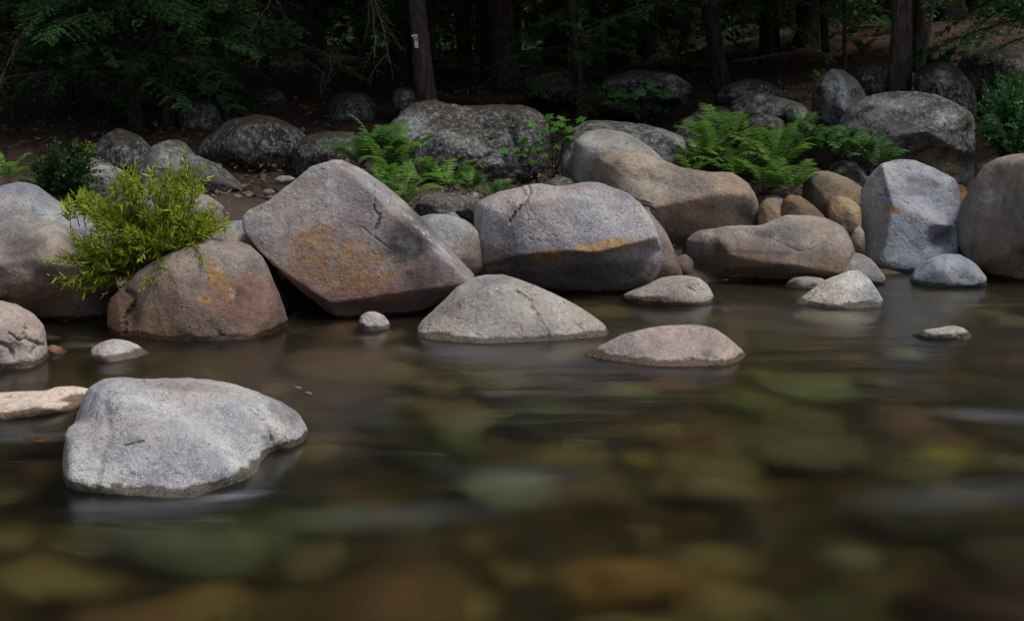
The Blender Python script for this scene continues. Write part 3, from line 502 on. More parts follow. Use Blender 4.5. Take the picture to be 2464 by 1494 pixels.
# a small stock of rounded cobbles for the bed of the river
def cobble(seed):
    S, Fc = ico(4); r = random.Random(seed); P = S*[1, r.uniform(.6, .9), r.uniform(.38, .6)]
    for i in range(len(P)): P[i] *= 1+.42*mn.noise(Vector(P[i])*1.3+Vector((seed*3., 0, 0)))+.04*mn.noise(Vector(P[i])*4)
    return mesh('river_stone', P, Fc, M_COB)
t = NT('algae_covered_stone'); co = t.n('TexCoord').outputs['Object']; oi = t.n('ObjectInfo')
c = t.mix(t.map(t.noise(co, 2.5, 5, .6), .35, .7), oi.outputs['Color'], t.mix(1., oi.outputs['Color'], (.45, .5, .4), 'MULTIPLY'))
M_COB = t.out(t.n('BsdfPrincipled', {'Base Color': c, 'Roughness': .7}).outputs[0])
COB = [cobble(i) for i in range(6)]
rng = random.Random(11)
BEDCOL = [(.22, .20, .09), (.17, .17, .085), (.14, .13, .07), (.28, .215, .10), (.22, .14, .075), (.22, .13, .08), (.27, .28, .19), (.12, .16, .07), (.09, .07, .045), (.05, .045, .03), (.04, .05, .035)]
def bed_stone(x, y, s, col, label=None, up=.0, rz=None):
    o = bpy.data.objects.new('river_stone', rng.choice(COB)); COL.objects.link(o)
    o.location = (x, y, min(float(H(x, y))+s*.2+up, -.05-s*.55)); o.rotation_euler = (rng.uniform(-.15, .15), rng.uniform(-.15, .15), rng.uniform(0, 6.28) if rz is None else rz)
    o.scale = (s, s, s*rng.uniform(.7, 1)); o.color = (*col, 1)
    tag(o, label or 'algae covered stone lying blurred under the dark river water', 'stone', 'stones on the bed of the river')
for k, (px, py, s, col, lab) in enumerate([(470,1300,.34,(.135,.19,.12),'green slab of stone under the water in front of the nearest boulder'),(120,1380,.22,(.26,.22,.09),'yellow brown sunken stone in the lower left corner of the water'),
    (500,1420,.16,(.26,.19,.07),'ochre sunken stone in the water at bottom, below the green slab'),(1500,1370,.26,(.30,.18,.07),'orange brown curved stone under the water at the bottom centre'),(2390,1440,.30,(.06,.022,.014),'dark red brown sunken stone in the bottom right corner'),
    (2270,1080,.16,(.36,.36,.10),'bright yellow green sunken stone near the right edge'),(1500,935,.16,(.32,.33,.15),'pale olive sunken stone below the oval pink boulder'),(1960,930,.28,(.24,.28,.14),'long pale green sunken stone right of the oval pink boulder'),
    (1930,1060,.36,(.16,.16,.09),'large olive sunken boulder in the right half of the river'),(2010,770,.26,(.36,.35,.25),'pale sunken base stone under the white grey wedge boulder'),(830,880,.36,(.16,.115,.075),'broad brown sunken slab below the tilted block'),
    (1560,1090,.12,(.34,.24,.08),'amber sunken stone in the middle of the river'),(1700,1150,.24,(.24,.2,.12),'tan sunken stone right of the middle of the river'),(1240,1160,.22,(.24,.27,.22),'grey green sunken stone right of the nearest boulder')]):
    g = gw(px, py, 0); g = g*(1+.30/g.y); bed_stone(g.x, g.y, s, col, lab, up=.06, rz=rng.uniform(-.3, .3))
n = 0
pts = [(o_.location.x, o_.location.y, o_.scale.x*1.1) for o_ in COL.objects if o_.name.startswith('river_stone')]
while n < 300:
    y = rng.uniform(2.2, 9.6)**1; x = rng.uniform(-.42, .42)*y*1.05
    s = rng.choice([.08, .11, .14, .18, .24])*rng.uniform(.8, 1.2)
    if H(x, y) > -.14 or any((x-a)**2+(y-b)**2 < ((s+q)*.40)**2 for a, b, q in pts): n += .2; continue
    pts.append((x, y, s)); bed_stone(x, y, s, rng.choice(BEDCOL)); n += 1

def gravel():
    rs = np.random.RandomState(4); S, Fc = ico(2); n = 5200; Vs = []; Fs = []; m = 0
    x = rs.uniform(-4.6, 5.2, n); e = np.interp(x, [-12, -2.8, 0, 3.6, 12], [7.6, 8.3, 9.3, 10.3, 11.0]); y = e+rs.uniform(-.3, 1, n)**1*2.6
    cl = np.array([mn.noise(Vector((a*1.3, b*1.3, 9))) for a, b in zip(x, y)]); kp = cl+rs.normal(0, .2, n) > -.05; x, y = x[kp], y[kp]
    z = H(x, y); sz = rs.lognormal(-4.1, .55, len(x)).clip(.006, .06)
    for i in range(len(x)):
        P = S*(sz[i]*np.array([rs.uniform(.8, 1.3), rs.uniform(.8, 1.3), rs.uniform(.45, .8)]))*(1+rs.normal(0, .09, (len(S), 1)))
        a = rs.uniform(0, 6.28); P = P@np.array([[math.cos(a), math.sin(a), 0], [-math.sin(a), math.cos(a), 0], [0, 0, 1]])
        Vs.append(P+[x[i], y[i], z[i]+sz[i]*.25]); Fs.append(Fc+m); m += len(S)
    t = NT('gravel_stone'); rnd = t.n('NewGeometry').outputs['Random Per Island']; co = t.n('TexCoord').outputs['Object']
    c = t.mix(t.map(rnd, 0, 1), (.07, .055, .045), (.30, .27, .24)); c = t.mix(t.map(t.noise(co, 60, 4, .7), .45, .6, 0, .6), c, (.05, .04, .035))
    M = t.out(t.n('BsdfPrincipled', {'Base Color': c, 'Roughness': .85}).outputs[0])
    tag(link('gravel', mesh('gravel', np.concatenate(Vs), np.concatenate(Fs), M)), 'gravel and small pebbles filling the gaps between the boulders on the bank', 'gravel', None, 'stuff')
gravel()
# ------------------------------------------------------------------ plants
def quads(P, D, S, l, w_):
    l = np.asarray(l)[..., None] if np.ndim(l) else l; w_ = np.asarray(w_)[..., None] if np.ndim(w_) else w_
    V = np.stack([P, P+D*l*.42+S*w_*.5, P+D*l, P+D*l*.42-S*w_*.5], 1).reshape(-1, 3)
    return V, np.arange(len(V)).reshape(-1, 4)
class Acc:
    def __init__(s): s.V = []; s.F = []; s.M = []; s.n = 0
    def add(s, V, Fc, m=0): s.V.append(V); s.F.append(Fc+s.n); s.M.append(np.full(len(Fc), m)); s.n += len(V)
    def mesh(s, name, mats, smooth=False):
        return mesh(name, np.concatenate(s.V), np.concatenate(s.F), mats, smooth, np.concatenate(s.M))
def tube(P, r, k=5):
    P = np.asarray(P, float); n = len(P); T = nrm(np.gradient(P, axis=0)); ref = np.array([.3, .2, 1.]) if abs(T[0][2]) < .9 else np.array([1., .1, 0])
    A = nrm(np.cross(T, ref)); B = np.cross(T, A); th = np.arange(k)/k*2*math.pi
    V = (P[:, None]+np.asarray(r)[:, None, None]*(A[:, None]*np.cos(th)[None, :, None]+B[:, None]*np.sin(th)[None, :, None])).reshape(-1, 3)
    I = np.arange(n*k).reshape(n, k); J = np.roll(I, -1, 1)
    return V, np.stack([I[:-1], J[:-1], J[1:], I[1:]], -1).reshape(-1, 4)
def branch_spray(acc, rs, p0, ang, L, rise, droop, ntw, nl, ll, tw=.36, stick=True):
    s = np.linspace(0, 1, 9); out = np.array([math.cos(ang), math.sin(ang), 0]); side = np.array([-out[1], out[0], 0])
    wob = rs.uniform(-.12, .12)
    pl = p0+out*(s*L)[:, None]+side*(wob*L*s**2)[:, None]+np.array([0, 0, 1])*(L*(rise*s-droop*s**2))[:, None]
    if stick:
        V, Fc = tube(pl, .012*(L/1.5)*(1-s)+.0025, 4); acc.add(V, Fc, 1)
    ts = rs.uniform(.18, 1, ntw); sg = rs.choice([-1, 1], ntw)
    Pb = np.stack([np.interp(ts, s, pl[:, i]) for i in range(3)], 1)
    dirs = nrm(out*.75+side*(sg*rs.uniform(.5, 1.1, ntw))[:, None]+np.array([0, 0, -1])*rs.uniform(.0, .35, ntw)[:, None])
    tl = L*tw*(1.08-ts)*rs.uniform(.6, 1.1, ntw)+.07
    u = np.tile((np.arange(nl)+.5)/nl, (ntw, 1))*1.0
    B = Pb[:, None]+dirs[:, None]*(u*tl[:, None])[..., None]-np.array([0, 0, 1])*(.22*u**2*tl[:, None])[..., None]
    sd2 = nrm(np.cross(dirs, [0, 0, 1.]))
    for q in (-1, 1):
        Dd = nrm(dirs[:, None]*.75+sd2[:, None]*q*.8+rs.normal(0, .18, B.shape)+np.array([0, 0, -.12]))
        Sd = nrm(np.cross(Dd, nrm(np.array([0, 0, 1.])+rs.normal(0, .45, B.shape))))
        l = ll*rs.uniform(.6, 1.25, B.shape[:2])*(1.15-.6*u)
        V, Fc = quads(B.reshape(-1, 3), Dd.reshape(-1, 3), Sd.reshape(-1, 3), l.ravel(), l.ravel()*.36); acc.add(V, Fc, 0)
def crown_mesh(seed, z0, z1, Rm, nb, ntw, nl, ll, mats, aim=None, spread=3.14):
    rs = np.random.RandomState(seed); acc = Acc()
    for i in range(nb):
        f = rs.uniform(0, 1); z = z0+(z1-z0)*f
        a = rs.uniform(0, 6.283) if aim is None else aim+rs.uniform(-spread, spread)
        L = Rm*(1-.75*f**1.5)*rs.uniform(.65, 1.1)
        branch_spray(acc, rs, np.array([0, 0, z]), a, L, rs.uniform(-.05, .25), rs.uniform(.2, .45), ntw, nl, ll)
    return acc.mesh('crown', mats)
M_HEM = leaf_mat('hemlock_needles', (.030, .088, .034), (.078, .165, .050), .35, .5)
M_FAR = leaf_mat('far_foliage', (.030, .075, .020), (.085, .135, .030), .35, .6)
M_BARK = bark_mat('dark_bark', (.016, .012, .010), (.085, .066, .054), .45)
M_BARK2 = bark_mat('reddish_bark', (.038, .028, .024), (.17, .125, .10), .15)
M_BIRCH = bark_mat('pale_bark', (.07, .065, .06), (.26, .24, .22), .2)
M_TWIG = bark_mat('twig_bark', (.02, .015, .012), (.06, .045, .035), 0)
M_DEAD = bark_mat('dead_twig', (.05, .042, .035), (.13, .11, .09), 0)
def trunk_mesh(base, top, rb, rt, seed, mat, flare=1.5, n=60, k=20, height=12):
    rs = np.random.RandomState(seed); dv = (Vector(top)-Vector(base)); dz = dv.z
    z = np.concatenate([np.linspace(-.25, 3, n), np.linspace(3.2, height, 12)])
    slope = np.array([dv.x/dz, 0, 1.])
    P = z[:, None]*slope+np.stack([np.interp(z, [0, 1.5, 3, 6, height], rs.uniform(-.02, .02, 5)), 0*z, 0*z], 1)
    tt = np.clip(z/max(dz, .5), 0, None)
    r = np.interp(z, [-.3, dz, height], [rb, rt, rt*.45])
    fl = 1+(flare-1)*np.exp(-np.clip(z+.1, 0, None)/.14)
    V, Fc = tube(P, r*fl, k)
    for i in range(len(V)):
        v_ = Vector(V[i]); c0 = P[i//k]; rd = V[i]-c0
        s = 1+.16*mn.noise(Vector((v_.x*14, v_.y*14, v_.z*2.2+seed)))+.10*mn.noise(Vector((v_.x*40, v_.y*40, v_.z*6+seed)))
        th = math.atan2(rd[1], rd[0]); s += .30*(fl[i//k]-1)*math.sin(th*4+seed)
        V[i] = c0+rd*s
    return mesh('trunk', V, Fc, mat)
UPPER = [crown_mesh(50+i, 3.2, 12, 3.2, 50, 14, 8, .26, [M_HEM, M_BARK]) for i in range(3)]
LOW = [crown_mesh(70, .75, 2.6, 1.9, 42, 44, 16, .038, [M_HEM, M_BARK]), crown_mesh(71, 1.1, 3.2, 2.1, 42, 44, 16, .038, [M_HEM, M_BARK]),
       crown_mesh(72, .9, 2.4, 1.5, 36, 36, 12, .050, [M_HEM, M_BARK]),
       crown_mesh(73, .45, 2.0, 2.1, 42, 46, 17, .036, [M_HEM, M_BARK])]
def tree(name, label, bx, by, tx, ty, d, wb, wt, mat, low=None, group=None, upper=True, flare=1.5, seed=1, lrot=0, lscale=1, height=12):
    b = at(bx, by, d); b.z = float(H(b.x, b.y)); p = at(tx, ty, d)
    o = empty(name, b); tag(o, label, 'tree', group)
    k = d/F
    link('trunk', trunk_mesh(b, p, wb*k/2, wt*k/2, seed, mat, flare, height=height), o)
    sl = (p.x-b.x)/(p.z-b.z)
    if upper:
        c = link('crown', UPPER[seed % 3], o, (sl*5, 0, 0)); c.rotation_euler = (0, 0, seed*1.3)
    if low is not None:
        c = link('low_branches', LOW[low], o, (sl*1.2, 0, 0)); c.rotation_euler = (0, 0, lrot); c.scale = (lscale,)*3
    return o
tree('hemlock_tree', 'straight reddish brown trunk carrying the small white trail marker', 1032, 250, 1000, 0, 13.9, 52, 40, M_BARK2, seed=1, flare=1.25)
tree('pine_tree', 'thick grey trunk with wide roots, centre of the forest', 1212, 178, 1204, 0, 18, 66, 60, M_BARK2, seed=2, flare=1.9)
tree('pine_tree', 'dark trunk close behind the left side of the thick grey one', 1172, 165, 1166, 0, 20, 32, 28, M_BARK, seed=3)
tree('hemlock_tree', 'thick dark trunk left of the marked tree, half hidden by drooping twigs', 950, 160, 962, 0, 17.5, 48, 44, M_BARK, low=1, seed=4, lrot=2., lscale=.75, flare=1.8)
tree('hemlock_tree', 'thin dark trunk between the marked tree and the thick dark trunk to its left', 985, 150, 975, 0, 19, 22, 20, M_BARK, seed=5)
tree('hemlock_tree', 'crooked flaking trunk, right one of the pair above the dome shaped boulder', 405, 305, 375, 0, 13.3, 34, 26, M_BARK, low=0, seed=6, lrot=.4, lscale=.8)
tree('hemlock_tree', 'dark leaning trunk, left one of the pair above the dome shaped boulder', 335, 320, 285, 0, 13.2, 36, 30, M_BARK, low=3, seed=7, lrot=3.)
tree('hemlock_tree', 'slim smooth dark trunk leaning left, near the sandy patch', 542, 290, 510, 0, 13.6, 20, 14, M_BARK, low=2, seed=8, lrot=1.2, flare=1.2)
tree('hemlock_tree', 'forked dark trunk behind the maple sapling', 1408, 262, 1372, 0, 14.2, 26, 18, M_BARK, low=0, seed=9, lrot=4., lscale=.55)
tree('pine_tree', 'broad flaking dark trunk in deep shade, right of centre', 1748, 195, 1706, 0, 15, 44, 36, M_BARK, low=1, seed=10, lrot=5.)
tree('pine_tree', 'slim trunk with flared foot standing on the brown leaf litter at right', 1992, 122, 1984, 0, 18.5, 20, 17, M_BARK, seed=11, flare=1.8)
tree('birch_tree', 'very thin straight trunk just right of the slim flared one', 2038, 170, 2032, 0, 15.2, 12, 10, M_BARK, seed=12, flare=1.2, upper=False, height=5)
tree('pine_tree', 'big reddish brown trunk behind the massive lichened boulder at right', 2168, 230, 2172, 0, 13.6, 56, 50, M_BARK2, seed=13, flare=1.15)
tree('birch_tree', 'thin pale spotted trunk leaning right, against the big reddish trunk', 2192, 185, 2246, 0, 13.9, 14, 11, M_BIRCH, seed=14, flare=1.2, upper=False, height=4)
tree('pine_tree', 'second dark trunk close behind the big reddish one', 2205, 130, 2212, 0, 17.5, 40, 36, M_BARK, seed=15, low=1, lrot=1., flare=1.3)
tree('pine_tree', 'widest dark trunk at the far back right', 2285, 45, 2285, 0, 22, 84, 74, M_BARK, seed=16, flare=1.4)
tree('hemlock_tree', 'dark bare trunk at the left edge of the forest', 30, 330, 10, 0, 13.4, 26, 20, M_BARK, low=3, seed=17, lrot=2.2)
tree('hemlock_tree', 'shaded trunk second from the left edge', 168, 250, 150, 0, 15, 22, 18, M_BARK, low=1, seed=18, lrot=.6)
tree('hemlock_tree', 'slim shaded trunk beyond the greenish mossy boulder', 760, 200, 748, 0, 16, 22, 18, M_BARK, low=0, seed=19, lrot=2.9)
tree('hemlock_tree', 'slender dark trunk midway between the slim leaning one and the drooping twigs', 640, 170, 636, 0, 18, 16, 14, M_BARK, low=2, seed=20, lrot=4.6)
tree('hemlock_tree', 'slim trunk in front of deep shade right of the forked one', 1560, 130, 1556, 0, 18, 20, 16, M_BARK, low=2, seed=21, lrot=0, lscale=.8)
tree('pine_tree', 'slim dark trunk between the broad flaking one and the slim flared one', 1870, 95, 1868, 0, 21, 18, 16, M_BARK, low=1, seed=22, lrot=3.3)
tree('hemlock_tree', 'trunk at the right edge whose green branch hangs into the view', 2560, 150, 2560, 0, 13.6, 30, 26, M_BARK2, low=1, seed=24, lrot=2.6, lscale=1.0)
# far trees: shared meshes
FT = [trunk_mesh((0, 0, 0), (.02*i-.02, 0, 3), .10+.03*i, .09+.02*i, 40+i, M_BARK, 1.5, n=24, k=10) for i in range(3)]
FCR = [crown_mesh(90+i, 1.0+.5*i, 12, 2.9, 64, 16, 7, .22, [M_FAR, M_BARK]) for i in range(3)]
rng = random.Random(5); placed = []
while len(placed) < 46:
    y = rng.uniform(18.5, 42); x = rng.uniform(-.55, .55)*y
    if any((x-a)**2+(y-b)**2 < 1.7**2 for a, b in placed): continue
    placed.append((x, y)); o = empty('forest_tree', (x, y, float(H(x, y))), rng.uniform(0, 6.28), rng.uniform(.85, 1.2))
    tag(o, 'one of the slender dark trees standing deep in the shaded forest', 'tree', 'trees deep in the forest')
    i = rng.randrange(3); link('trunk', FT[i], o); link('crown', FCR[rng.randrange(3)], o)
# side and near-bank forest that encloses the river
def wood(name, n, xr, yr, zr, size, seed, nt_=40):
    rs = np.random.RandomState(seed); acc = Acc()
    x = rs.uniform(*xr, n); y = rs.uniform(*yr, n); g = H(x, y)
    z = g+zr[0]+(zr[1]-zr[0])*rs.uniform(0, 1, n)
    P = np.stack([x, y, z], 1); D = nrm(rs.normal(0, 1, (n, 3))*[1, 1, .5]); S = nrm(np.cross(D, rs.normal(0, 1, (n, 3))))
    V, Fc = quads(P, D, S, size*rs.uniform(.6, 1.4, n), size*.6*rs.uniform(.6, 1.4, n)); acc.add(V, Fc, 0)
    for i in range(nt_):
        tx, ty = rs.uniform(*xr), rs.uniform(*yr); h = float(H(tx, ty)); zz = np.linspace(h-.2, h+zr[1]*.9, 6)
        V, Fc = tube(np.stack([tx+0*zz, ty+0*zz, zz], 1), np.linspace(.22, .08, 6), 7); acc.add(V, Fc, 1)
    tag(link(name, acc.mesh(name, [M_FAR, M_BARK])), 'dark green mass of far off forest closing the view behind the trunks', 'forest', None, 'stuff')
wood('distant_forest', 60000, (-40, 40), (42, 54), (0, 17), .55, 1)
wood('forest_undergrowth', 42000, (-18, 18), (20, 41), (0, 2.4), .13, 5, 60)
bpy.data.objects['forest_undergrowth']['label'] = 'low green undergrowth and saplings between the trunks deep in the forest'
bpy.data.objects['forest_undergrowth']['category'] = 'undergrowth'
wood('riverside_forest', 26000, (-44, -14), (6, 42), (.5, 15), .6, 2)
bpy.data.objects['riverside_forest']['label'] = 'dark forest continuing along the bank beyond the left edge'
wood('riverside_forest', 26000, (16, 44), (8, 42), (.5, 15), .6, 3)
bpy.data.objects['riverside_forest.001']['label'] = 'dark forest continuing along the bank beyond the right edge'

# ---- litter on the forest floor
def litter():
    rs = np.random.RandomState(8); n = 26000; acc = Acc()
    y = 10.8+rs.uniform(0, 1, n)**1.5*20; x = rs.uniform(-.45, .45, n)*y
    clump = np.array([mn.noise(Vector((a*.6, b*.6, 5))) for a, b in zip(x, y)])
    keep = clump+rs.normal(0, .25, n) > -.05; x, y = x[keep], y[keep]; n = len(x)
    z = H(x, y)+rs.uniform(.02, .06, n)
    D = nrm(np.stack([rs.normal(0, 1, n), rs.normal(0, 1, n), rs.normal(0, .35, n)], 1)); S = nrm(np.cross(D, np.stack([rs.normal(0, .4, n), rs.normal(0, .4, n), np.ones(n)], 1)))
    V, Fc = quads(np.stack([x, y, z], 1), D, S, rs.uniform(.03, .09, n), rs.uniform(.015, .05, n)); acc.add(V, Fc, 0)
    tag(link('leaf_litter', acc.mesh('leaf_litter', [M_LIT])), 'brown dead leaves and twigs scattered over the forest floor', 'leaf litter', None, 'stuff')
t = NT('dead_leaves'); rnd = t.n('NewGeometry').outputs['Random Per Island']
M_LIT = t.out(t.n('BsdfPrincipled', {'Base Color': t.mix(t.map(rnd, .2, 1), (.03, .016, .01), (.22, .15, .10)), 'Roughness': .8}).outputs[0])
litter()
def log(label, x0, y0, x1, y1, d0, d1, r, mat, name='fallen_log'):
    a, b = at(x0, y0, d0), at(x1, y1, d1); mid = (a+b)/2; base = Vector((mid.x, mid.y, min(a.z, b.z)-r))
    s = np.linspace(0, 1, 30)[:, None]; P = np.array(a)*(1-s)+np.array(b)*s-np.array(base)
    P[:, 2] += [.4*r*mn.noise(Vector((i*.3, x0, 0))) for i in range(30)]
    V, Fc = tube(P, np.linspace(r, r*.75, 30)*(1+.1*np.array([mn.noise(Vector((i*.7, 3, y0))) for i in range(30)])), 10)
    k = 10; n0 = len(V); V = np.vstack([V, P[0], P[-1]]); Fl = Fc.tolist()
    for j in range(k): Fl += [[(j+1) % k, j, n0]]; Fl += [[n0-k+j, n0-k+(j+1) % k, n0+1]]
    tag(link(name, mesh(name, V, Fl, mat), None, base), label, 'log')
log('long fallen grey log lying across the forest floor left of the marked tree', 740, 154, 930, 146, 22, 22, .075, M_BIRCH)
log('thin fallen log in the dark forest at left, behind the leaning pair of trunks', 380, 172, 740, 158, 22, 23, .05, M_BIRCH)
log('rotting log half buried in litter right of centre', 1590, 155, 1740, 165, 16.5, 16, .05, M_BARK)
log('broken stick lying on the sandy patch', 667, 410, 692, 430, 11.7, 11.5, .007, M_DEAD, 'stick')
log('short leaning dead stick standing in the leaf litter at right', 2100, 98, 2080, 130, 18, 17.9, .02, M_BARK2, 'stick')

# ---- bare drooping twigs
def dead_twigs(label, px, py, d, seed, targets):
    o0 = at(px, py, d); rs = np.random.RandomState(seed); acc = Acc()
    def grow(a, b, r, dep):
        n = 8; s = np.linspace(0, 1, n)[:, None]; P = a*(1-s)+b*s; L = np.linalg.norm(b-a)
        P += np.cumsum(rs.normal(0, L*.022, (n, 3)), 0)*np.sin(s*3.1)-np.array([0, 0, 1])*(L*.10*s*(1-s)*-2)
        V, Fc = tube(P, np.linspace(r, r*.4, n), 4); acc.add(V, Fc, 0)
        if dep:
            for _ in range(5 if dep > 1 else 4):
                i = rs.randint(1, n-1); dd = nrm(nrm(b-a)+rs.normal(0, .55, 3)); grow(P[i], P[i]+dd*L*rs.uniform(.2, .5), r*.5, dep-1)
    for (tx, ty, td) in targets: grow(np.zeros(3), np.array(at(tx, ty, td)-o0), .007, 2)
    tag(link('dead_branch', acc.mesh('dead_branch', [M_DEAD], True), None, o0), label, 'branch', 'bare dead branches')
dead_twigs('pale bare twigs drooping in front of the dark trunk left of the marked tree', 885, -40, 12.6, 1, [(940,150,12.5),(925,90,12.4),(880,90,12.5),(945,60,12.7),(900,140,12.3)])
dead_twigs('pale bare twigs hanging left of the drooping bunch, top of the view', 655, -10, 12.4, 2, [(600,90,12.3),(690,60,12.4),(640,60,12.5)])
dead_twigs('thin bare twigs arching at the left edge of the forest', 75, 60, 12.0, 3, [(0,190,11.8),(25,170,12),(10,140,12.1)])
dead_twigs('bare dead sapling leaning over the mossy boulder left of centre', 770, 235, 13.0, 4, [(840,60,13),(810,120,12.8),(790,150,13.1)])

log('weathered driftwood stick caught between the middle boulder and the saddle boulder', 1500, 478, 1570, 498, 10.05, 10.0, .016, M_DEAD, 'driftwood_stick')
log('fallen branch lying in the litter above the dark broad boulder', 560, 262, 690, 240, 14.5, 14.8, .02, M_DEAD, 'stick')
log('thin fallen branch in the litter left of the pointed boulder', 1760, 150, 1900, 128, 17.5, 17.8, .022, M_DEAD, 'stick')
log('curved root like branch beside the dark mossy boulder at right', 2195, 172, 2290, 160, 13.7, 13.9, .02, M_BARK2, 'stick')
# ---- ferns
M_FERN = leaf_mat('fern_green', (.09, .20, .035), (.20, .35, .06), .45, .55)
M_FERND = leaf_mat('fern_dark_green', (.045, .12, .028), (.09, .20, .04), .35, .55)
def frond_mesh(seed, L, mat, arch=.55, wide=.16):
    rs = np.random.RandomState(seed); acc = Acc(); n = 19
    s = np.linspace(0, 1, n); x = L*(s*.76); z = L*(1.02*s-arch*s**2.3)
    R = np.stack([x, .04*L*np.sin(s*3+seed), z], 1); V, Fc = tube(R, .0035*(1-s)+.0008, 3); acc.add(V, Fc, 1)
    T = nrm(np.gradient(R, axis=0))
    for i in range(3, n):
        for q in (-1, 1):
            for h in (0,):
                f = min(s[i]+h/n, 1); lw = wide*L*4*(f**.6)*(1-f)**.75*.62+.008
                p0 = R[i]+T[i]*h*L/n; side = np.array([0, q, 0])
                dv = nrm(side*.9+T[i]*.42+np.array([0, 0, rs.uniform(-.22, .08)]))
                up = np.cross(T[i], side)*q; pr = nrm(np.cross(up, dv)); m = 5; u = np.linspace(0, 1, m)
                wd = np.array([.55, 1, .85, .5, .04])*(lw*.13+.004); B = p0+dv*(u*lw)[:, None]-np.array([0, 0, .22*lw])*(u**2)[:, None]+T[i]*(u**2*lw*.15)[:, None]
                wd = wd*rs.uniform(.85, 1.1)
                V = np.concatenate([B+pr*wd[:, None], B-pr*wd[:, None]]); I = np.arange(m-1)
                acc.add(V, np.stack([I, I+1, I+1+m, I+m], -1), 0)
    return acc.mesh('frond', [mat, M_TWIG])
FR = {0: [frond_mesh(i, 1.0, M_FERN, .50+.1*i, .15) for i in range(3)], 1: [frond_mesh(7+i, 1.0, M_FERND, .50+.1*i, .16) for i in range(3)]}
def fern(px, py, d, L, label, dark=0, nf=9, seed=0, aim=None, group='ferns among the boulders', z=None, tilt=0):
    rs = random.Random(seed+int(px)*7); b = at(px, py, d)
    o = empty('fern', b); tag(o, label, 'fern', group)
    for i in range(nf):
        c = link('frond', rs.choice(FR[dark]), o)
        a = (i/nf*6.283+rs.uniform(-.35, .35)) if aim is None else R_(aim)+rs.uniform(-1.3, 1.3)
        s = L*rs.uniform(.7, 1.15); c.scale = (s, s, s); c.rotation_euler = (rs.uniform(-.15, .15), rs.uniform(-.45, .12), a)
    return o
for i, (px, py, d, L, lab, dk, nf) in enumerate([
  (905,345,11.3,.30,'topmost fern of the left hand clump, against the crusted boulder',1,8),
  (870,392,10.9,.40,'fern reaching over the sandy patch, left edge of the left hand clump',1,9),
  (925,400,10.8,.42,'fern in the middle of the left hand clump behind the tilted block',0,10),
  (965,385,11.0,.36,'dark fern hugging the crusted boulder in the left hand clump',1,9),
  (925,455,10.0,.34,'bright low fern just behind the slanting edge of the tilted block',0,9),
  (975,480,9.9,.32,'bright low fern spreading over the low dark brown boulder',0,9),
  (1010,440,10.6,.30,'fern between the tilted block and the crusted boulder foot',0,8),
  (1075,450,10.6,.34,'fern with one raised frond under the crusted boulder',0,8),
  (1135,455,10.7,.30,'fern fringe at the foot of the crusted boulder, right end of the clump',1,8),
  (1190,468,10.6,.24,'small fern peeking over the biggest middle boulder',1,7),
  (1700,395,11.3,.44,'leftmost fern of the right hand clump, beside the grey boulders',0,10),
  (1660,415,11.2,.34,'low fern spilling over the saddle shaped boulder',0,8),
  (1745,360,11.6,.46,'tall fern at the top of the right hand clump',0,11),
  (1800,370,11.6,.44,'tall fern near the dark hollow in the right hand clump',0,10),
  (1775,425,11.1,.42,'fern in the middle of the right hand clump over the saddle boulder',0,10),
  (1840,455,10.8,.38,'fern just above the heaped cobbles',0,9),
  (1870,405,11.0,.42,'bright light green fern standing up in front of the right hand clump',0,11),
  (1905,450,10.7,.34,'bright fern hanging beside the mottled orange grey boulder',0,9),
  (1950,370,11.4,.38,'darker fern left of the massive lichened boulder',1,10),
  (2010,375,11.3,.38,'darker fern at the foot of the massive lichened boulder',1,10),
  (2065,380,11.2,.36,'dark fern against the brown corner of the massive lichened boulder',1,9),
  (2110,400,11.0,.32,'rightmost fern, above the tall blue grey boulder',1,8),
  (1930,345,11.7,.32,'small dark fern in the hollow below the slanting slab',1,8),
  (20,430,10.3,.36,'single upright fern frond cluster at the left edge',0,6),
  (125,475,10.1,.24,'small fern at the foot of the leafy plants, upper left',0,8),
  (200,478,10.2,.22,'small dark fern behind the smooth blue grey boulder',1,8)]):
    fern(px, py+14, d, L*1.2, lab, dk, nf+2, seed=i)

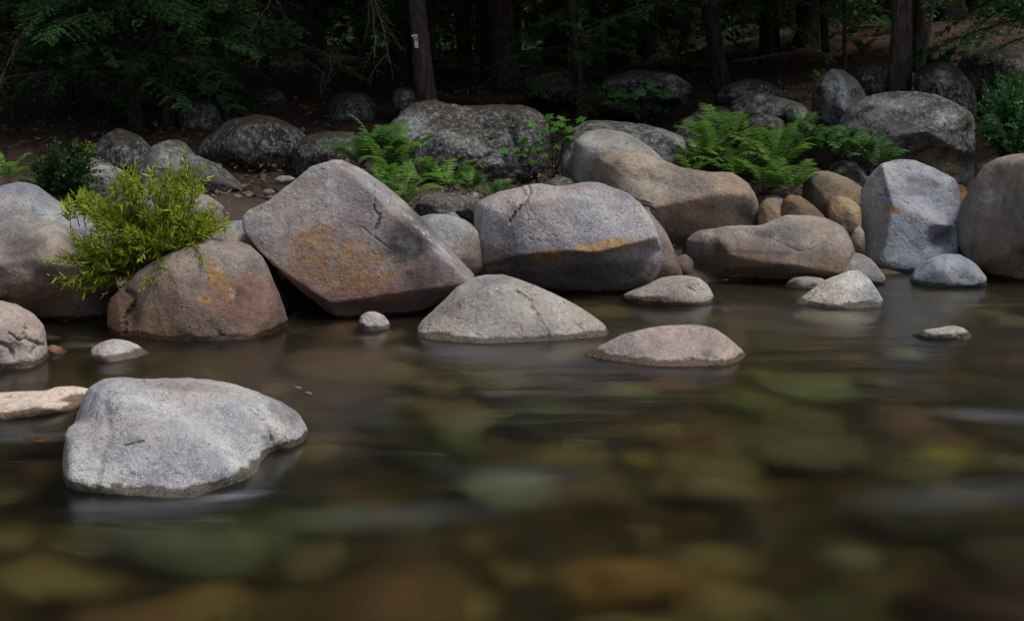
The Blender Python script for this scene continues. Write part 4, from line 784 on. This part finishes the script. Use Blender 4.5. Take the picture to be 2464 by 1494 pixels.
# ---- leafy shrubs
def lance(P, D, S, l, wd):                       # curved six-vertex leaves
    n = len(P); up = np.cross(D, S); l = l[:, None]; wd = wd[:, None]
    V = np.stack([P, P+D*l*.3+S*wd*.5+up*l*.04, P+D*l*.3-S*wd*.5+up*l*.04, P+D*l*.68+S*wd*.38-up*l*.0, P+D*l*.68-S*wd*.38-up*l*.0, P+D*l-up*l*.14], 1).reshape(-1, 3)
    b = np.arange(n)[:, None]*6
    Q = np.concatenate([b+np.array([[0, 1, 2, 2]]), b+np.array([[1, 3, 4, 2]]), b+np.array([[3, 5, 4, 4]])])
    return V, Q
def clean_mesh(acc, name, mats):
    V = np.concatenate(acc.V); Fl = []
    for f in np.concatenate(acc.F).tolist(): Fl.append(f if f[2] != f[3] else f[:3])
    me = mesh(name, V, Fl, mats, True, np.concatenate(acc.M)); return me
def shrub(name, label, px, py, d, mats, targets, per, nst, ll, wl, seed, cat='shrub', droop=.25, depth=.25, jit=18, sub=2):
    rs = np.random.RandomState(seed); b0 = np.array(at(px, py, d)); L_ = Acc(); S_ = Acc()
    for i in range(nst):
        tx, ty = targets[rs.randint(len(targets))]; e = np.array(at(tx+rs.normal(0, jit), ty+rs.normal(0, jit*.8), d+rs.normal(0, depth)))-b0
        st = np.array([rs.normal(0, .05), rs.normal(0, .05), 0]); L = np.linalg.norm(e)
        s = np.linspace(0, 1, 10)[:, None]; P = st*(1-s)+e*s+np.array([0, 0, 1])*(L*droop*4*s*(1-s)*.35)
        V, Fc = tube(P, np.linspace(.0035, .001, 10), 3); S_.add(V, Fc, 0)
        segs = [(P, 1.)]
        for _ in range(sub):
            j = rs.randint(3, 8); dd = nrm(nrm(e)+rs.normal(0, .5, 3)); q = P[j]+dd*np.linspace(0, L*rs.uniform(.15, .35), 6)[:, None]
            V, Fc = tube(q, np.linspace(.002, .0008, 6), 3); S_.add(V, Fc, 0); segs.append((q, .6))
        for Q, fr in segs:
            n = max(4, int(per*fr*rs.uniform(.7, 1.2))); u = rs.uniform(.25 if fr == 1 else .1, 1, n); idx = np.linspace(0, 1, len(Q))
            B = np.stack([np.interp(u, idx, Q[:, k]) for k in range(3)], 1); T = nrm(Q[-1]-Q[0])
            D = nrm(T*.8+rs.normal(0, .55, (n, 3))+np.array([0, 0, -.3])); S = nrm(np.cross(D, np.array([0, 0, 1.])+rs.normal(0, .5, (n, 3))))
            l = ll*rs.uniform(.6, 1.2, n); V, Fc = lance(B, D, S, l, l*wl); L_.add(V, Fc, 0)
    o = empty(name, b0); tag(o, label, cat)
    link('stem', S_.mesh('stem', [mats[1]], True), o); link('foliage', clean_mesh(L_, 'foliage', [mats[0]]), o)
    return o
M_WIL = leaf_mat('yellow_green_leaves', (.14, .20, .016), (.54, .58, .06), .45, .45)
M_BUSH = leaf_mat('fresh_green_leaves', (.035, .12, .035), (.07, .20, .06), .35, .5)
M_DK = leaf_mat('dark_leaves', (.018, .055, .016), (.05, .12, .025), .35, .5)
M_MAP = leaf_mat('maple_leaves', (.07, .20, .03), (.12, .30, .045), .45, .5)
wil = [(x, y) for x, y in [(225,480),(260,470),(300,450),(330,425),(360,420),(400,432),(430,425),(460,430),(490,455),(510,480),(530,520),(545,545),(500,560),(470,560),(440,500),(400,480),(350,480),(300,500),(260,520),(230,555),(240,600),(215,600),(180,625),(130,635),(105,650),(160,660),(200,660),(250,650),(300,640),(350,560),(400,540),(450,580),(390,590),(320,580),(290,560),(350,620),(420,600),(270,610),(480,520),(380,520),(470,405),(405,400),(300,425),(565,530),(92,648),(150,690),(180,500),(545,500),(330,690)]]
shrub('willow_shrub', 'yellow green willow like shrub growing between the broad tan and rusty pink boulders', 385, 668, 8.3, (M_WIL, M_TWIG), wil, 36, 190, .056, .16, 3, depth=.17, jit=17, sub=3)
shrub('willow_shrub', 'small yellow green shoot leaning left, beside the big willow like shrub', 235, 545, 8.9, (M_WIL, M_TWIG), [(180,480),(200,470),(225,480),(190,500)], 22, 14, .06, .22, 4, depth=.05, jit=8)
shrub('leafy_bush', 'fine leaved fresh green bush at the right edge above the huge tan boulder', 2440, 400, 11.2, (M_BUSH, M_TWIG), [(2360,260),(2380,230),(2400,205),(2430,200),(2460,195),(2375,290),(2370,310),(2400,250),(2440,250),(2480,240),(2420,320),(2460,300),(2450,350),(2500,280),(2440,370),(2400,300),(2520,330)], 34, 190, .036, .42, 5, depth=.25, jit=14)
shrub('leafy_bush', 'dark small leaved plant growing before the pale grey boulder, upper left', 130, 470, 10.1, (M_DK, M_TWIG), [(70,400),(100,380),(130,365),(170,360),(190,350),(210,380),(220,420),(90,430),(60,440),(150,400),(180,440),(40,450),(210,460),(120,430),(230,390)], 26, 110, .034, .40, 6, depth=.16, jit=12)
shrub('leafy_bush', 'yellowish sprig rising at the top of the dark small leaved plant', 195, 400, 10.3, (M_WIL, M_TWIG), [(190,348),(215,352),(180,362),(228,372)], 14, 12, .022, .45, 7, depth=.05, jit=8)
shrub('leafy_bush', 'low green undergrowth beside the big reddish brown trunk at right', 2235, 160, 14.3, (M_DK, M_TWIG), [(2215,130),(2250,120),(2290,125),(2230,145),(2280,150),(2310,160)], 16, 30, .05, .4, 8, depth=.2, jit=10)
def fly_branch(label, px, py, d, targets, seed, mat, ll):
    return shrub('hanging_branch', label, px, py, d, (mat, M_TWIG), targets, 26, 22, ll, .35, seed, cat='branch', droop=-.1, depth=.15, jit=10)
fly_branch('fresh green leafy branch hanging into the top right corner', 2560, -30, 12.6, [(2440,30),(2400,10),(2450,60),(2430,0),(2470,40)], 12, M_BUSH, .05)
# maple-like sapling: separate lobed leaves on a thin stem
def maple(name, label, px, py, d, spots, size, seed, mat, cat='sapling', lobes=5):
    rs = np.random.RandomState(seed); b0 = np.array(at(px, py, d)); S_ = Acc(); V_ = []; F_ = []
    for (x, y) in spots:
        e = np.array(at(x, y, d+rs.normal(0, .12)))-b0; s = np.linspace(0, 1, 8)[:, None]
        P = e*s+np.array([0, 0, 1])*(.12*np.linalg.norm(e)*4*s*(1-s)*.5); V, Fc = tube(P, np.linspace(.003, .001, 8), 3); S_.add(V, Fc, 0)
        for _ in range(3):
            c = e+rs.normal(0, .035, 3)*[1.2, 1, .6]; nrmv = nrm(np.array([rs.normal(0, .35), -.35+rs.normal(0, .3), 1.])); a0 = rs.uniform(0, 6.28)
            u = nrm(np.cross(nrmv, [math.cos(a0), math.sin(a0), 0])); v_ = np.cross(nrmv, u); k = lobes*4; st = len(V_); V_.append(c)
            sz = size*rs.uniform(.7, 1.2)
            for j in range(k):
                th = j/k*6.283; rr = sz*(.62+.38*abs(math.cos(th*lobes/2))**1.5 if lobes > 1 else .8+.2*math.cos(th)); rr *= (1 if j % 4 else 1.12)
                V_.append(c+u*math.cos(th)*rr+v_*math.sin(th)*rr*.9-nrmv*rr*.18)
            for j in range(k): F_.append([st, st+1+j, st+1+(j+1) % k])
    o = empty(name, b0); tag(o, label, cat); link('stem', S_.mesh('stem', [M_TWIG], True), o); link('foliage', mesh('foliage', np.array(V_), F_, mat), o)
maple('maple_sapling', 'bright green maple sapling in the dark gap right of the crusted boulder', 1330, 440, 11.6, [(1240,350),(1260,345),(1275,365),(1295,370),(1290,385),(1310,300),(1330,305),(1345,318),(1360,295),(1385,290),(1370,312),(1375,330),(1345,345),(1360,350),(1325,290),(1255,365),(1300,330)], .045, 5, M_MAP)
maple('broadleaf_plant', 'small broad leaved plant with round leaves before the overhanging dark boulder', 1570, 262, 13.3, [(1550,215),(1570,212),(1590,220),(1575,232),(1610,228),(1560,228)], .075, 6, M_BUSH, 'plant', 1)
maple('broadleaf_plant', 'dim broad leaved plant left of the brighter round leaved one', 1480, 265, 13.3, [(1450,228),(1470,235),(1495,225),(1510,235),(1460,245)], .075, 7, M_DK, 'plant', 1)
maple('broadleaf_plant', 'two light leaves on a thin stem above the left hand ferns', 1085, 465, 10.5, [(1065,415),(1120,412),(1130,425)], .04, 8, M_MAP, 'plant', 1)
# low undergrowth in the shade
rng = random.Random(9)
for i in range(26):
    y = rng.uniform(16, 24); x = rng.uniform(-.36, .36)*y; z = float(H(x, y)); s = rng.uniform(.3, .55)
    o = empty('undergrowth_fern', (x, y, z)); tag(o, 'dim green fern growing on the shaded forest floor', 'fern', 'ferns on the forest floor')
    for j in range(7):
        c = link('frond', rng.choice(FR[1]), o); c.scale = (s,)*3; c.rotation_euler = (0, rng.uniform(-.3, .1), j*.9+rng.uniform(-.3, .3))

# ---- trail marker nailed on the trunk
def marker():
    d = 13.9; b = at(1032, 250, d); b.z = float(H(b.x, b.y)); top = at(1000, 0, d); c = at(1003.5, 103, d)
    k = d/F; w_, h_ = 8.5*k, 25*k; sl = (top.x-b.x)/(top.z-b.z)
    o = empty('trail_marker', (c.x, d-.118, c.z)); o.rotation_euler = (0, math.atan(sl), 0)
    tag(o, 'small white trail marker sign with dark symbols nailed to the reddish brown trunk', 'sign')
    def plate(nm, x0, z0, x1, z1, y, th, m):
        V = [(x0, y, z0), (x1, y, z0), (x1, y, z1), (x0, y, z1), (x0, y+th, z0), (x1, y+th, z0), (x1, y+th, z1), (x0, y+th, z1)]
        link(nm, mesh(nm, V, [[0, 1, 2, 3], [5, 4, 7, 6], [4, 0, 3, 7], [1, 5, 6, 2], [3, 2, 6, 7], [4, 5, 1, 0]], m, False), o)
    Wm, Dm = flat_mat('sign_white', (.75, .78, .85)), flat_mat('sign_ink', (.03, .035, .07))
    plate('plate', -w_/2, -h_/2, w_/2, h_/2, 0, .006, Wm)
    plate('top_strip', -w_/2-.018, h_/2+.006, w_/2+.003, h_/2+.026, 0, .006, Wm)
    V = [(.002+math.cos(a)*w_*.24, -.002, h_*.26+math.sin(a)*h_*.17) for a in np.linspace(0, 6.283, 17)[:-1]]
    link('symbol', mesh('symbol', V, [list(range(16))], Dm, False), o)
    for xx in (-.2, .22):
        V = [(xx*w_+math.cos(a)*w_*.14, -.002, -h_*.34+math.sin(a)*w_*.14) for a in np.linspace(0, 6.283, 9)[:-1]]
        link('mark', mesh('mark', V, [list(range(8))], Dm, False), o)
marker()
# ---- two pale leaves drifting under the surface
for i, (px, py) in enumerate([(706, 932), (732, 945)]):
    g = gw(px, py); V, Fc = lance(np.array([[0, 0, 0.]]), np.array([[.85, -.5, 0]]), np.array([[.5, .85, 0]]), np.array([.055]), np.array([.02]))
    acc = Acc(); acc.add(V, Fc); o = link('floating_leaf', clean_mesh(acc, 'floating_leaf', [M_PL]) if i else clean_mesh(acc, 'floating_leaf', [M_PL := leaf_mat('pale_leaf', (.22, .27, .20), (.26, .3, .23), .2)]), None, (g.x, g.y, .004))
    tag(o, ['pale willow leaf floating on the water, upper one of two', 'pale willow leaf floating on the water, lower one of two'][i], 'leaf', 'floating leaves')
